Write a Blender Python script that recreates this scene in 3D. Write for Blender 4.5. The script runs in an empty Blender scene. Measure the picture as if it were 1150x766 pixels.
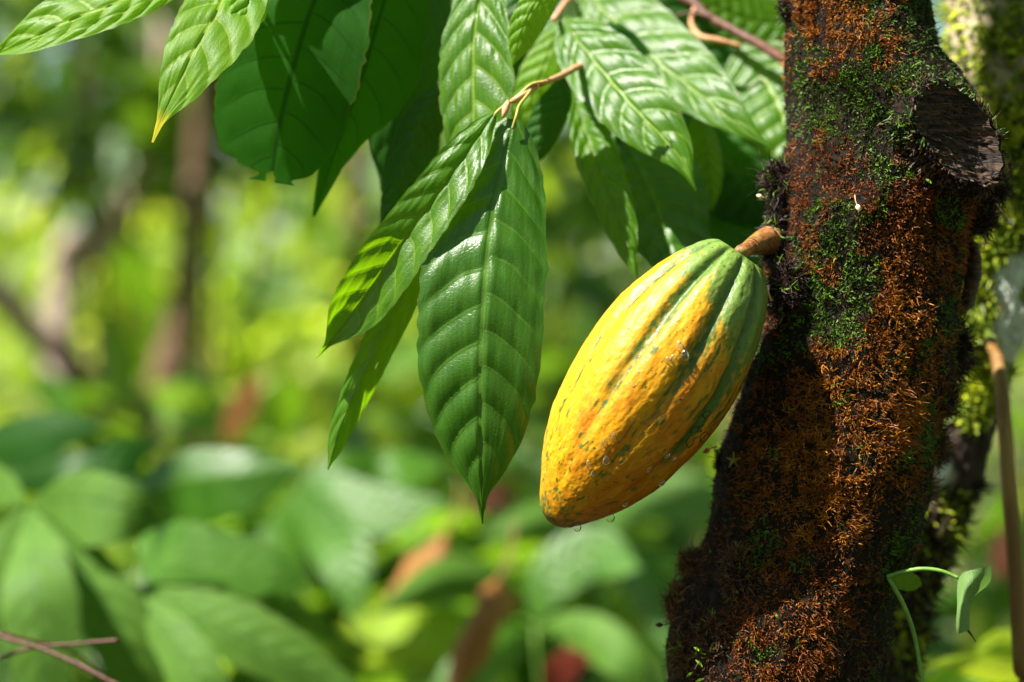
import bpy, math, random
import numpy as np
from mathutils import Vector
from mathutils.bvhtree import BVHTree

sc = bpy.context.scene
COL = sc.collection
R = math.radians

# ------------------------------------------------------------------ camera
CAMZ = 1.3
LENS = 85.0
K = 36.0 / LENS / 1150.0
cam_d = bpy.data.cameras.new('camera'); cam = bpy.data.objects.new('camera', cam_d); COL.objects.link(cam)
cam.location = (0, 0, CAMZ); cam.rotation_euler = (R(90), 0, 0)
cam_d.lens = LENS; cam_d.sensor_width = 36; cam_d.clip_start = 0.05; cam_d.clip_end = 500
cam_d.dof.use_dof = True; cam_d.dof.focus_distance = 1.295; cam_d.dof.aperture_fstop = 3.3
sc.camera = cam

def P(px, py, d):
    return np.array([(px - 575) * K * d, d, CAMZ - (py - 383) * K * d])

# ------------------------------------------------------------------ numpy noise
def _h(ix, iy, iz, s):
    n = (ix * 374761393 + iy * 668265263 + iz * 2147483647 + s * 1274126177) & 0xFFFFFFFF
    n = ((n ^ (n >> 13)) * 1274126177) & 0xFFFFFFFF
    n = ((n ^ (n >> 16)) * 2246822519) & 0xFFFFFFFF
    return ((n ^ (n >> 15)) & 0xFFFF) / 65535.0
def vnoise(p, scale=1.0, seed=0):
    q = np.asarray(p, float) * scale
    i = np.floor(q).astype(np.int64); f = q - i; f = f * f * (3 - 2 * f)
    r = 0
    for dx in (0, 1):
        for dy in (0, 1):
            for dz in (0, 1):
                w = (f[..., 0] if dx else 1 - f[..., 0]) * (f[..., 1] if dy else 1 - f[..., 1]) * (f[..., 2] if dz else 1 - f[..., 2])
                r = r + w * _h(i[..., 0] + dx, i[..., 1] + dy, i[..., 2] + dz, seed)
    return r * 2 - 1
def fbm(p, scale, octv=4, seed=0, gain=0.5):
    r = 0; a = 1; t = 0
    for k in range(octv):
        r = r + a * vnoise(p, scale * 2 ** k, seed + k * 7); t += a; a *= gain
    return r / t
def sstep(a, b, x):
    t = np.clip((x - a) / (b - a), 0, 1); return t * t * (3 - 2 * t)
def cat(pts, n):
    """Catmull-Rom through pts, n samples, uniform-ish in length"""
    p = np.asarray(pts, float)
    p = np.vstack([2 * p[0] - p[1], p, 2 * p[-1] - p[-2]])
    out = []
    for k in range(1, len(p) - 2):
        t = np.linspace(0, 1, 24, endpoint=False)[:, None]
        a, b, c, d = p[k - 1], p[k], p[k + 1], p[k + 2]
        out.append(0.5 * (2 * b + (c - a) * t + (2 * a - 5 * b + 4 * c - d) * t ** 2 + (3 * b - a - 3 * c + d) * t ** 3))
    out.append(p[-2][None]); o = np.vstack(out)
    L = np.r_[0, np.cumsum(np.linalg.norm(np.diff(o, axis=0), axis=1))]
    s = np.linspace(0, L[-1], n)
    return np.stack([np.interp(s, L, o[:, k]) for k in range(o.shape[1])], 1)
def nrm(v):
    return v / np.maximum(np.linalg.norm(v, axis=-1, keepdims=True), 1e-9)

# ------------------------------------------------------------------ mesh helpers
def mesh_obj(name, V, F, mat, parent=None, smooth=True, attrs=None, col=None):
    """F: (n,4) or (n,3) int array or list of such arrays"""
    V = np.asarray(V, np.float32).reshape(-1, 3)
    if not isinstance(F, list): F = [F]
    F = [np.asarray(f, np.int32) for f in F if len(f)]
    me = bpy.data.meshes.new(name)
    loops = np.concatenate([f.ravel() for f in F]); tot = np.concatenate([np.full(len(f), f.shape[1], np.int32) for f in F])
    start = np.r_[0, np.cumsum(tot)[:-1]].astype(np.int32)
    me.vertices.add(len(V)); me.vertices.foreach_set('co', V.ravel())
    me.loops.add(len(loops)); me.loops.foreach_set('vertex_index', loops)
    me.polygons.add(len(tot)); me.polygons.foreach_set('loop_start', start); me.polygons.foreach_set('loop_total', tot)
    me.polygons.foreach_set('use_smooth', np.full(len(tot), smooth))
    me.update(calc_edges=True); me.validate()
    for k, a in (attrs or {}).items():
        at = me.attributes.new(k, 'FLOAT', 'POINT'); at.data.foreach_set('value', np.asarray(a, np.float32).ravel())
    if col is not None:
        c = np.ones((len(V), 4), np.float32); c[:, :3] = col
        at = me.attributes.new('tint', 'FLOAT_COLOR', 'POINT'); at.data.foreach_set('color', c.ravel())
    me.materials.append(mat)
    o = bpy.data.objects.new(name, me); COL.objects.link(o)
    if parent: o.parent = parent
    return o
def grid_faces(nu, nv, wrap=False, off=0):
    i = np.arange(nu - 1)[:, None]; j = np.arange(nv if wrap else nv - 1)[None, :]
    j2 = (j + 1) % nv
    return (np.stack([i * nv + j, i * nv + j2, (i + 1) * nv + j2, (i + 1) * nv + j], -1).reshape(-1, 4) + off)
def thing(name, label, cat_, loc=(0, 0, 0), group=None):
    o = bpy.data.objects.new(name, None); COL.objects.link(o); o.empty_display_size = 0.05
    o['label'] = label; o['category'] = cat_; THINGLOC[o.name] = np.array(loc, float); o.location = [float(x) for x in loc]
    if group: o['group'] = group
    return o
THINGLOC = {}
def part(name, V, F, mat, par, **kw):
    """V in world space; parent is an unrotated Empty (or a part of one)"""
    loc = THINGLOC.get(par.name, np.zeros(3)) if par else np.zeros(3)
    return mesh_obj(name, np.asarray(V, float).reshape(-1, 3) - loc, F, mat, par, **kw)
def subpart(name, V, F, mat, par, **kw):
    root = par
    while root.parent: root = root.parent
    loc = THINGLOC.get(root.name, np.zeros(3))
    return mesh_obj(name, np.asarray(V, float).reshape(-1, 3) - loc, F, mat, par, **kw)
def tube_mesh(path, rad, sides=8, n=None, cap=True, rough=0.0, seed=0):
    path = np.asarray(path, float)
    if n: 
        rr = np.interp(np.linspace(0, 1, n), np.linspace(0, 1, len(rad)), rad) if np.ndim(rad) else np.full(n, rad)
        path = cat(path, n)
    else:
        rr = np.asarray(rad) if np.ndim(rad) else np.full(len(path), rad)
    T = nrm(np.gradient(path, axis=0))
    ref = np.array([0.1, 1, 0.05]); 
    A = nrm(np.cross(T, np.where(np.abs(T @ nrm(ref))[:, None] > .93, np.array([1., 0, 0]), ref)))
    B = np.cross(T, A)
    th = np.linspace(0, 2 * np.pi, sides, endpoint=False)
    ring = A[:, None] * np.cos(th)[None, :, None] + B[:, None] * np.sin(th)[None, :, None]
    V = path[:, None] + ring * rr[:, None, None]
    if rough: V = V + ring * (fbm(V, 1.0 / (4 * np.mean(rr)) , 3, seed) * rough * rr[:, None])[..., None]
    V = V.reshape(-1, 3); F = [grid_faces(len(path), sides, True)]
    if cap:
        n0 = len(V); V = np.vstack([V, path[0], path[-1]]); j = np.arange(sides)
        F.append(np.stack([(j + 1) % sides, j, np.full(sides, n0)], 1))
        b = (len(path) - 1) * sides
        F.append(np.stack([b + j, b + (j + 1) % sides, np.full(sides, n0 + 1)], 1))
    return V, F
def merge(items):
    Vs, Fs, o = [], [], 0
    for V, F in items:
        Vs.append(V); Fs += [np.asarray(f) + o for f in (F if isinstance(F, list) else [F])]; o += len(V)
    return np.vstack(Vs), Fs

# ------------------------------------------------------------------ materials
class NT:
    def __init__(s, name):
        s.m = bpy.data.materials.new(name); s.m.use_nodes = True; s.t = s.m.node_tree
        s.b = s.t.nodes['Principled BSDF']; s.out = s.t.nodes['Material Output']
    def n(s, typ, ins=None, **kw):
        x = s.t.nodes.new(typ)
        for k, v in kw.items(): setattr(x, k, v)
        for k, v in (ins or {}).items():
            if isinstance(v, bpy.types.NodeSocket): s.t.links.new(v, x.inputs[k])
            else: x.inputs[k].default_value = v
        return x
    def math(s, op, *a, clamp=False):
        x = s.n('ShaderNodeMath', operation=op, use_clamp=clamp)
        for i, v in enumerate(a):
            if isinstance(v, bpy.types.NodeSocket): s.t.links.new(v, x.inputs[i])
            else: x.inputs[i].default_value = v
        return x.outputs[0]
    def attr(s, name, o='Fac'): return s.n('ShaderNodeAttribute', attribute_name=name).outputs[o]
    def ss(s, x, a, b, lo=0.0, hi=1.0):
        m = s.n('ShaderNodeMapRange', {0: x, 1: a, 2: b, 3: lo, 4: hi}, interpolation_type='SMOOTHSTEP'); return m.outputs[0]
    def mix(s, f, a, b, typ='MIX'):
        m = s.n('ShaderNodeMix', data_type='RGBA', blend_type=typ)
        for k, v in ((0, f), (6, a), (7, b)):
            if isinstance(v, bpy.types.NodeSocket): s.t.links.new(v, m.inputs[k])
            else: m.inputs[k].default_value = v if k == 0 or len(v) == 4 else (*v, 1)
        return m.outputs[2]
    def noise(s, scale, detail=3, vec=None, rough=.5):
        return s.n('ShaderNodeTexNoise', {'Scale': scale, 'Detail': detail, 'Roughness': rough, **({'Vector': vec} if vec else {})}).outputs['Fac']
    def obj(s): return s.n('ShaderNodeTexCoord').outputs['Object']
    def set(s, **kw):
        for k, v in kw.items():
            k = k.replace('_', ' ')
            if isinstance(v, bpy.types.NodeSocket): s.t.links.new(v, s.b.inputs[k])
            else: s.b.inputs[k].default_value = (*v, 1) if isinstance(v, tuple) and len(v) == 3 else v
    def bump(s, h, strength=.5, dist=.001, normal=None):
        b = s.n('ShaderNodeBump', {'Height': h, 'Strength': strength, 'Distance': dist, **({'Normal': normal} if normal else {})})
        s.t.links.new(b.outputs[0], s.b.inputs['Normal']); return b.outputs[0]
    def translucent(s, color, fac, normal=None):
        tr = s.n('ShaderNodeBsdfTranslucent', {'Color': color if isinstance(color, bpy.types.NodeSocket) else (*color, 1)})
        if normal: s.t.links.new(normal, tr.inputs['Normal'])
        mx = s.n('ShaderNodeMixShader', {0: fac, 1: s.b.outputs[0], 2: tr.outputs[0]})
        s.t.links.new(mx.outputs[0], s.out.inputs['Surface'])

def leaf_mat(name, c1, c2, vein, trans, rough=.32, spec=.5, tfac=.3, blot=.5, tip=None):
    t = NT(name); ob = t.obj()
    vt = t.attr('vt'); vv = t.attr('vv'); av = t.math('ABSOLUTE', vv)
    fr = t.math('ABSOLUTE', t.math('SUBTRACT', t.math('FRACT', t.math('ADD', vt, .5)), .5))
    lat = t.math('MULTIPLY', t.ss(fr, .012, .06, 1, 0), t.ss(av, .55, .97, 1, 0))
    mid = t.ss(av, .018, .055, 1, 0)
    vm = t.math('MAXIMUM', t.math('MULTIPLY', lat, .65), mid)
    nz = t.noise(55, 4, ob)
    base = t.mix(t.ss(nz, .3, .7), c1, c2)
    # ladder of tertiary veins between the laterals + fine net
    xy = t.n('ShaderNodeCombineXYZ', {0: t.math('MULTIPLY', vt, 1.6), 1: t.math('MULTIPLY', av, 22.0), 2: vv})
    lad = t.noise(1.0, 2, xy.outputs[0])
    vor = t.n('ShaderNodeTexVoronoi', {'Scale': 420.0, 'Vector': ob}, feature='DISTANCE_TO_EDGE').outputs['Distance']
    base = t.mix(t.math('MULTIPLY', t.ss(lad, .45, .62), .22), base, vein)
    base = t.mix(t.math('MULTIPLY', vm, .8), base, vein)
    sp = t.noise(260, 2, ob)
    spots = t.math('MULTIPLY', t.ss(sp, .74, .78), t.ss(t.noise(30, 2, ob), .5, .6))
    edge = t.math('MULTIPLY', t.ss(av, .965, 1.0), .6)
    base = t.mix(t.math('MAXIMUM', t.math('MULTIPLY', spots, blot), t.math('MULTIPLY', edge, t.ss(t.noise(70, 2, ob), .4, .6))), base, (.12, .07, .015))
    if tip:
        tf = t.ss(t.math('ADD', t.attr('uu'), t.math('MULTIPLY', nz, .06)), .90, .97)
        base = t.mix(tf, base, tip); trans = t.mix(tf, trans, tip)
    h = t.math('ADD', t.math('MULTIPLY', lad, .55), t.math('MULTIPLY', t.ss(vor, 0, .15), .25))
    h = t.math('SUBTRACT', h, t.math('MULTIPLY', vm, .8))
    nb = t.bump(h, .4, .0005)
    t.set(Base_Color=base, Roughness=t.ss(nz, .2, .8, rough - .05, rough + .1), Specular_IOR_Level=spec)
    t.translucent(t.mix(t.math('MULTIPLY', vm, .5), trans, vein), tfac, nb)
    return t.m

def cloud_mat(name, ramp, trans, rough=.4, tfac=.3, spec=.5):
    """foliage whose colour varies from leaf to leaf (attribute lr) with a midrib line"""
    t = NT(name); lr = t.attr('lr'); av = t.math('ABSOLUTE', t.attr('vv'))
    cr = t.n('ShaderNodeValToRGB', {0: lr}); e = cr.color_ramp.elements
    e[0].position = ramp[0][0]; e[0].color = (*ramp[0][1], 1); e[1].position = ramp[-1][0]; e[1].color = (*ramp[-1][1], 1)
    for p_, c_ in ramp[1:-1]:
        x = e.new(p_); x.color = (*c_, 1)
    base = t.mix(t.ss(av, .03, .1, .5, 0), cr.outputs[0], (.25, .35, .1))
    fr = t.math('ABSOLUTE', t.math('SUBTRACT', t.math('FRACT', t.attr('vt')), .5))
    t.bump(t.ss(fr, 0, .5), .6, .003)
    t.set(Base_Color=base, Roughness=rough, Specular_IOR_Level=spec)
    t.translucent(t.mix(.5, trans, t.mix(1.0, cr.outputs[0], (3, 3, 2.2), 'MULTIPLY')), tfac)
    return t.m

M = {}
M['leaf'] = leaf_mat('leaf_green', (.030, .10, .002), (.045, .135, .003), (.18, .28, .015), (.32, .64, .005), rough=.37, spec=.34, tfac=.36)
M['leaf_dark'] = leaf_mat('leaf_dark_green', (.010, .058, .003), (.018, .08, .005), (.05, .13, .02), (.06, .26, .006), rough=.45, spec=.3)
M['leaf_fresh'] = leaf_mat('leaf_fresh_green', (.07, .18, .004), (.10, .23, .006), (.30, .40, .04), (.50, .85, .012), rough=.48, spec=.35, tfac=.48)
M['leaf_tip'] = leaf_mat('leaf_yellow_tip', (.07, .18, .004), (.10, .23, .006), (.30, .40, .04), (.50, .85, .012), rough=.48, spec=.35, tfac=.48, tip=(.70, .62, .03))
M['leaf_bg'] = leaf_mat('leaf_undergrowth_green', (.03, .10, .004), (.05, .14, .006), (.09, .2, .02), (.2, .48, .008), rough=.42, spec=.4)  # rougher, less translucent green for the undergrowth leaves
M['leaf_mid'] = leaf_mat('leaf_shaded_green', (.020, .078, .002), (.032, .105, .003), (.08, .18, .015), (.12, .36, .004), rough=.34, spec=.42, tfac=.24)  # darker copy of leaf green, the shade on hanging leaves put into its colour
M['leaf_pale'] = leaf_mat('leaf_pale_green', (.06, .135, .014), (.08, .17, .02), (.03, .09, .01), (.2, .45, .02), rough=.6, spec=.2, tfac=.2)
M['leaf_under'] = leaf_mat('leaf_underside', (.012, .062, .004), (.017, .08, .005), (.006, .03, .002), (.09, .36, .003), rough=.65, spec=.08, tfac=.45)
M['leaf_lime'] = leaf_mat('leaf_lime', (.30, .42, .015), (.36, .5, .02), (.5, .6, .1), (.6, .75, .03), tfac=.4)
M['leaf_brown'] = leaf_mat('leaf_dead_brown', (.24, .09, .015), (.32, .13, .02), (.1, .04, .01), (.4, .15, .02), rough=.6, tfac=.25)
M['leaf_russet'] = leaf_mat('leaf_russet', (.12, .03, .015), (.16, .05, .02), (.1, .04, .01), (.3, .08, .03), rough=.6, tfac=.2)
M['leaf_red'] = leaf_mat('leaf_red', (.16, .015, .008), (.20, .03, .01), (.2, .02, .01), (.6, .06, .02), rough=.5, tfac=.3)

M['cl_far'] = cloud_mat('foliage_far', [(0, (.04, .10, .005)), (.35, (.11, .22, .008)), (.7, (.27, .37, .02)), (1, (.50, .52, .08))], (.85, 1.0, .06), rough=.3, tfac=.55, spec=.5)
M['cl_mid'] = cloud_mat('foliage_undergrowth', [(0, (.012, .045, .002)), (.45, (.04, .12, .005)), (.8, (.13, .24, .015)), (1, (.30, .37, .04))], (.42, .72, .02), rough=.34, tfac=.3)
M['cl_dark'] = cloud_mat('foliage_shade_canopy', [(0, (.01, .04, .006)), (1, (.03, .10, .012))], (.1, .35, .02), rough=.4, tfac=.25)  # for the unseen overhead leaves added for shade

def simple(name, c1, c2, scale=200, rough=.7, bs=.5, bd=.001, spec=.3, stretch=None, c3=None):
    t = NT(name); v = t.obj()
    if stretch: v = t.n('ShaderNodeMapping', {0: v, 3: stretch}).outputs[0]
    nz = t.noise(scale, 5, v, .6)
    c = t.mix(t.ss(nz, .35, .65), c1, c2)
    if c3: c = t.mix(t.ss(t.noise(scale * .27, 3, v), .52, .66), c, c3)
    t.bump(nz, bs, bd); t.set(Base_Color=c, Roughness=rough, Specular_IOR_Level=spec); return t.m
def tinted(name, rough=.6, spec=.3, bump=None, tfac=0, **kw):
    t = NT(name); c = t.attr('tint', 'Color')
    if bump: t.bump(t.noise(bump[0], 4, t.obj()), bump[1], bump[2])
    t.set(Base_Color=c, Roughness=rough, Specular_IOR_Level=spec, **kw)
    if tfac: t.translucent(c, tfac)
    return t.m
M['bark'] = simple('bark_dark', (.004, .0025, .0015), (.016, .008, .004), 160, .85, 1.0, .003, spec=.15)
M['wood'] = simple('cut_wood', (.028, .016, .009), (.12, .06, .032), 60, .7, 1.0, .004, stretch=(1, 1, 7))
M['moss'] = tinted('moss_strands', .55, .35, tfac=.18)
M['twig'] = simple('twig_brown', (.16, .055, .02), (.34, .15, .06), 300, .5, .6, .0006)
M['twig_pale'] = simple('twig_pale', (.45, .20, .10), (.6, .33, .18), 300, .5, .5, .0005)
M['twig_dark'] = simple('twig_dark', (.05, .02, .012), (.12, .05, .03), 300, .55, .6, .0006)
M['petiole'] = simple('petiole_green', (.28, .30, .05), (.42, .30, .09), 200, .45, .3, .0004)
M['stalk'] = simple('fruit_stalk', (.14, .05, .012), (.38, .17, .06), 330, .45, .8, .0009, c3=(.2, .16, .03))
M['bark_pale'] = simple('bark_pale', (.30, .2, .15), (.5, .38, .32), 18, .8, .6, .01)
M['bark_brown'] = simple('bark_brown', (.07, .04, .022), (.16, .09, .05), 18, .8, .6, .01)
M['bark_black'] = simple('bark_blackish', (.03, .02, .012), (.09, .06, .04), 18, .8, .6, .01)  # darkest of the background barks
M['stem_green'] = simple('stem_green', (.10, .22, .03), (.18, .32, .05), 120, .45, .3, .0005)
M['stem_olive'] = simple('stem_olive', (.17, .085, .02), (.30, .18, .05), 60, .6, .4, .001, stretch=(1, 1, .1))
M['bud'] = simple('flower_bud_cream', (.6, .52, .3), (.75, .7, .45), 400, .5, .2, .0003)
M['bud_pink'] = simple('flower_stalk_red', (.5, .08, .05), (.6, .2, .12), 400, .5, .2, .0003)
M['ink'] = simple('scar_dark', (.02, .01, .004), (.04, .015, .006), 400, .6, .2, .0003)
t_ = NT('water'); fr_ = t_.n('ShaderNodeFresnel', {'IOR': 1.33}).outputs[0]
tr_ = t_.n('ShaderNodeBsdfTransparent', {'Color': (.97, .97, .93, 1)}); gl_ = t_.n('ShaderNodeBsdfGlossy', {'Color': (1, 1, 1, 1), 'Roughness': .05})
mx_ = t_.n('ShaderNodeMixShader', {0: t_.math('ADD', t_.math('MULTIPLY', fr_, 1.8), .05, clamp=True), 1: tr_.outputs[0], 2: gl_.outputs[0]}); t_.t.links.new(mx_.outputs[0], t_.out.inputs['Surface']); M['water'] = t_.m
t_ = NT('pod_skin'); ob_ = t_.obj()
h_ = t_.math('ADD', t_.noise(420, 4, ob_), t_.math('MULTIPLY', t_.noise(1500, 2, ob_), .25))
t_.bump(h_, .45, .0008)
t_.set(Base_Color=t_.attr('tint', 'Color'), Roughness=t_.ss(t_.noise(300, 3, ob_), .3, .7, .36, .52), Specular_IOR_Level=.35)
t_.b.inputs['Subsurface Weight'].default_value = .06; t_.b.inputs['Subsurface Radius'].default_value = (.004, .002, .0005); t_.b.inputs['Subsurface Scale'].default_value = 1.0
M['pod'] = t_.m
t_ = NT('ground_litter'); v_ = t_.obj()
n1 = t_.noise(3, 6, v_); n2 = t_.noise(25, 5, v_)
c_ = t_.mix(t_.ss(n2, .35, .65), (.025, .014, .007), (.09, .055, .025)); c_ = t_.mix(t_.ss(n1, .48, .6), c_, (.03, .07, .012))
t_.bump(n2, .8, .03); t_.set(Base_Color=c_, Roughness=.85); M['ground'] = t_.m
t_ = NT('back_bark'); M['back_bark'] = tinted('back_bark', .75, .3, (220, .9, .003))

rng = np.random.default_rng(7)
FAR = np.float64(1)

# ------------------------------------------------------------------ LEAF builder (single, traced)
PROF = [(0, .05), (.05, .30), (.12, .58), (.25, .86), (.42, 1), (.6, .96), (.75, .76), (.86, .47), (.93, .2), (.965, .085), (1, .015)]
DOFF = [0.0]
def leaf(par, mid, wA, wB=None, mat='leaf', prof=None, profB=None, tA=0.0, tB=0.0, N=11, q=.0016, nu=150, nv=57, face=1, droop=0.0, wav=.0, seed=0, c=(.05, .10), name='leaf', label=None, bite=None, sub=False, holes=None):
    """mid: list of (px,py,d) base->tip.  wA/wB: half widths in px on the traveller's left/right.  tA,tB: slope in depth (+ = away)"""
    wB = wA if wB is None else wB
    pts = cat([P(m[0], m[1], m[2] + DOFF[0]) for m in mid], nu); u = np.linspace(0, 1, nu)
    T = np.gradient(pts, axis=0); t2 = nrm(T[:, [0, 2]])
    ker = np.ones(9) / 9
    t2 = nrm(np.stack([np.convolve(np.pad(t2[:, k], 4, 'edge'), ker, 'valid') for k in (0, 1)], 1))
    n = np.stack([-t2[:, 1], 0 * u, t2[:, 0]], 1)
    pr = np.array(prof or PROF); pA = np.interp(u, pr[:, 0], pr[:, 1]); pB = pA
    if profB: pb = np.array(profB); pB = np.interp(u, pb[:, 0], pb[:, 1])
    sm = lambda a: np.convolve(np.pad(a, 2, 'edge'), np.ones(5) / 5, 'valid')
    pA, pB = sm(pA), sm(pB)
    wm = K * pts[:, 1]
    v = np.linspace(-1, 1, nv); v = np.sign(v) * np.abs(v) ** .9
    s = (v > 0)[None, :]
    W = np.where(s, (pA * wA * wm)[:, None], (pB * wB * wm)[:, None])
    rs = np.random.default_rng(seed + 100)
    jag = 1 + .03 * vnoise(np.stack([np.broadcast_to(u[:, None] * 40, W.shape), np.broadcast_to(np.sign(v)[None] * 5, W.shape), 0 * W + seed], -1)) * (np.abs(v)[None] ** 4)
    if bite:
        for (bu, bs, amt, bw) in bite:
            jag = jag - amt * np.exp(-((u[:, None] - bu) / bw) ** 2) * (np.sign(v)[None] == bs) * np.abs(v)[None]
    off = v[None] * W * jag
    tl = np.where(s, tA, tB)
    dy = np.abs(off) * tl + droop * (v[None] ** 2) * W
    V = pts[:, None] + n[:, None] * off[..., None]
    V[..., 1] += dy
    av = np.abs(v)[None]; U = u[:, None]
    vt = N * (U - c[0] * av - c[1] * av ** 2.2) + .18 * np.tanh(v[None] * 30)
    vt = vt + .10 * vnoise(np.stack([U * 6 + 0 * av, 0 * U + av * 2, 0 * U + 0 * av + seed], -1))
    # true normals of the smooth sheet
    du = np.gradient(V, axis=0); dv = np.gradient(V, axis=1)
    Nn = nrm(np.cross(du, dv)); Nn = np.where((Nn[..., 1:2] > 0), -Nn, Nn)
    body = sstep(0, .10, av) * (1 - .75 * sstep(.75, 1, av)) * sstep(0, .06, U) * (1 - sstep(.86, .97, U)) * np.clip(W / (W.max() * .6), 0, 1)
    h = .66 * q * (np.abs(np.sin(np.pi * vt)) ** .9 - .35) * body
    h = h - q * .5 * (1 - sstep(0, .07, av)) * sstep(0, .05, U)
    h = h + q * .16 * vnoise(np.stack([vt * 1.2, av * 9 + 0 * U, v[None] * 2 + 0 * U], -1), 1, seed) * body
    V = V + Nn * (h * face)[..., None]
    w3 = wav * (vnoise(np.stack([U * 5 + 0 * av, v[None] * 1.2 + 0 * U, 0 * U + 0 * av + seed * 3.1], -1)) * av ** 1.5)
    V[..., 1] += w3
    f = subpart if sub else part
    GF = grid_faces(nu, nv)
    for (hu, hv, hr) in (holes or []):
        cu = (U + 0 * vt)[:-1, :-1].ravel(); cv = (v[None] + 0 * vt)[:-1, :-1].ravel(); kk = np.arange(len(GF))
        GF2 = GF[((cu - hu) / hr) ** 2 + ((cv - hv) / (hr * 4)) ** 2 > 1 + .12 * np.sin(kk * .7)] if len(GF) == len(cu) else GF
        GF = GF2
    o = f(name, V, GF, M[mat], par, attrs={'vt': vt, 'vv': np.broadcast_to(v[None], vt.shape), 'uu': U + 0 * vt})
    if label: o['label'] = label
    return o
def stick(name, par, pts, rad, mat, n=40, sides=10, rough=0.0, px=True, seed=0, f=None):
    """pts (px,py,d), rad in px"""
    W = [P(p[0], p[1], p[2] + DOFF[0]) for p in pts]; dm = np.mean([p[2] for p in pts])
    rr = np.atleast_1d(rad) * K * dm
    if len(rr) == 1: rr = np.repeat(rr, 2)
    V, F = tube_mesh(W, rr, sides, n, True, rough, seed)
    return (f or part)(name, V, F, M[mat], par)

# ================================================================== GROUND, FOREST MASS
gx = np.linspace(-1, 1, 161); gx = np.sign(gx) * np.abs(gx) ** 2 * 60
X, Y = np.meshgrid(gx, gx + 0.0, indexing='ij')
Z = .10 * vnoise(np.stack([X, Y, 0 * X], -1), .5) + .04 * vnoise(np.stack([X, Y, 0 * X], -1), 2.0, 3)
Z = Z + sstep(5, 16, Y) * .5 + sstep(14, 40, Y) * .6
Z = Z * sstep(0, .8, np.hypot(X - .2, Y - 1.36)) 
def ground_z(x, y):
    i = np.abs(gx - x).argmin(); j = np.abs(gx - y).argmin(); return Z[i, j]
g = mesh_obj('ground', np.stack([X, Y, Z], -1), grid_faces(161, 161), M['ground']); g['kind'] = 'structure'

# sun direction (towards the sun)
SUN = nrm(np.array([-.53, -.25, .81]))

def leaf_cloud(name, pos, out, size, mat, par=None, seed=0, aspect=.36, nu=8, nv=5, droopy=.6, lr=None, up=.6, bend=.35):
    """many broad leaves: pos (n,3) base points, out (n,3) growing direction"""
    r = np.random.default_rng(seed); n = len(pos)
    size = np.broadcast_to(size, n) * r.uniform(.7, 1.25, n)
    d = nrm(out + r.normal(0, .45, (n, 3)) + np.array([0, 0, -droopy]))
    upv = np.array([0, 0, 1.]) * up + r.normal(0, .5, (n, 3))
    side = nrm(np.cross(d, upv)); N_ = np.cross(side, d)
    u = np.linspace(0, 1, nu); v = np.linspace(-1, 1, nv)
    pr = np.array(PROF); w = np.interp(u, pr[:, 0], pr[:, 1]) * aspect * .5
    a = u[None, :, None] * np.ones((n, 1, nv)); b = w[None, :, None] * v[None, None, :] * r.uniform(.8, 1.2, n)[:, None, None]
    cur = r.uniform(.05, bend, n)[:, None, None]; fold = r.uniform(0, .5, n)[:, None, None]
    z = -cur * a ** 2 + fold * np.abs(b) + .03 * np.sin(a * 14 + 6 * np.abs(v)[None, None])
    V = pos[:, None, None] + size[:, None, None, None] * (a[..., None] * d[:, None, None] + b[..., None] * side[:, None, None] + z[..., None] * N_[:, None, None])
    F = (grid_faces(nu, nv)[None] + (np.arange(n) * nu * nv)[:, None, None]).reshape(-1, 4)
    lr = r.random(n) if lr is None else lr
    vt = np.broadcast_to((u[:, None] * 9 - np.abs(v)[None] * 1.2)[None], a.shape)
    kw = dict(attrs={'lr': np.repeat(lr, nu * nv), 'vv': np.broadcast_to(v[None, None], a.shape), 'vt': vt})
    return part(name, V, F, mat, par, **kw) if par else mesh_obj(name, V, F, mat, None, **kw)

def ring_forest():  # far wood; its unseen arc behind the camera is added to block sky fill
    r = np.random.default_rng(3); n = 9000
    th = r.uniform(0, 2 * np.pi, n)
    rad = np.where(np.abs(np.angle(np.exp(1j * (th - np.pi / 2)))) < .6, r.uniform(11, 15, n), r.uniform(6, 10, n))
    x = rad * np.cos(th); y = rad * np.sin(th) + 1
    z = r.uniform(-.2, 7, n) + np.where(y > 8, .3, 0)
    out = nrm(np.stack([-np.cos(th), -np.sin(th), 0 * th], 1))
    pos = np.stack([x, y, z], 1)
    # gaps: sparse where a low-frequency noise is high (sky shows through)
    keep = (fbm(pos, .9, 2, 5) < .33 + .06 * (2 - z)) 
    # an opening towards the sun so that light reaches the clearing
    sd = SUN[:2] / np.linalg.norm(SUN[:2])
    keep &= ~((x * sd[0] + y * sd[1] > 3) & (z > 2.2 + 0 * x) )
    pos, out = pos[keep], out[keep]
    o = leaf_cloud('forest', pos, out, .42, M['cl_far'], None, 4, aspect=.5, nu=5, nv=3)
    o['kind'] = 'stuff'
ring_forest()

def shade_canopy():  # unseen leaves added overhead to cut sky fill and dapple the sun
    r = np.random.default_rng(11); n = 9500
    pos = np.stack([r.uniform(-7, 6, n), r.uniform(-5, 13, n), r.uniform(2.6, 4.6, n)], 1)
    # project each leaf along the sun ray down to eye height
    t = (pos[:, 2] - 1.33) / SUN[2]; g2 = pos - SUN * t[:, None]
    keep = np.ones(n, bool)
    keep &= ~((np.abs(g2[:, 0]) < .75) & (np.abs(g2[:, 1] - 1.35) < .75))
    dap = vnoise(np.stack([g2[:, 0], g2[:, 1], 0 * g2[:, 0]], 1), 1.5, 9)
    keep &= dap < np.where(g2[:, 1] > 2.2, -.75, -.05)
    pos = pos[keep]
    o = leaf_cloud('shade_canopy', pos, r.normal(0, 1, (len(pos), 3)) * [1, 1, .1], .34, M['cl_dark'], None, 12, aspect=.45, nu=5, nv=3, droopy=.3, up=1.5)
    o['kind'] = 'stuff'
shade_canopy()

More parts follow.
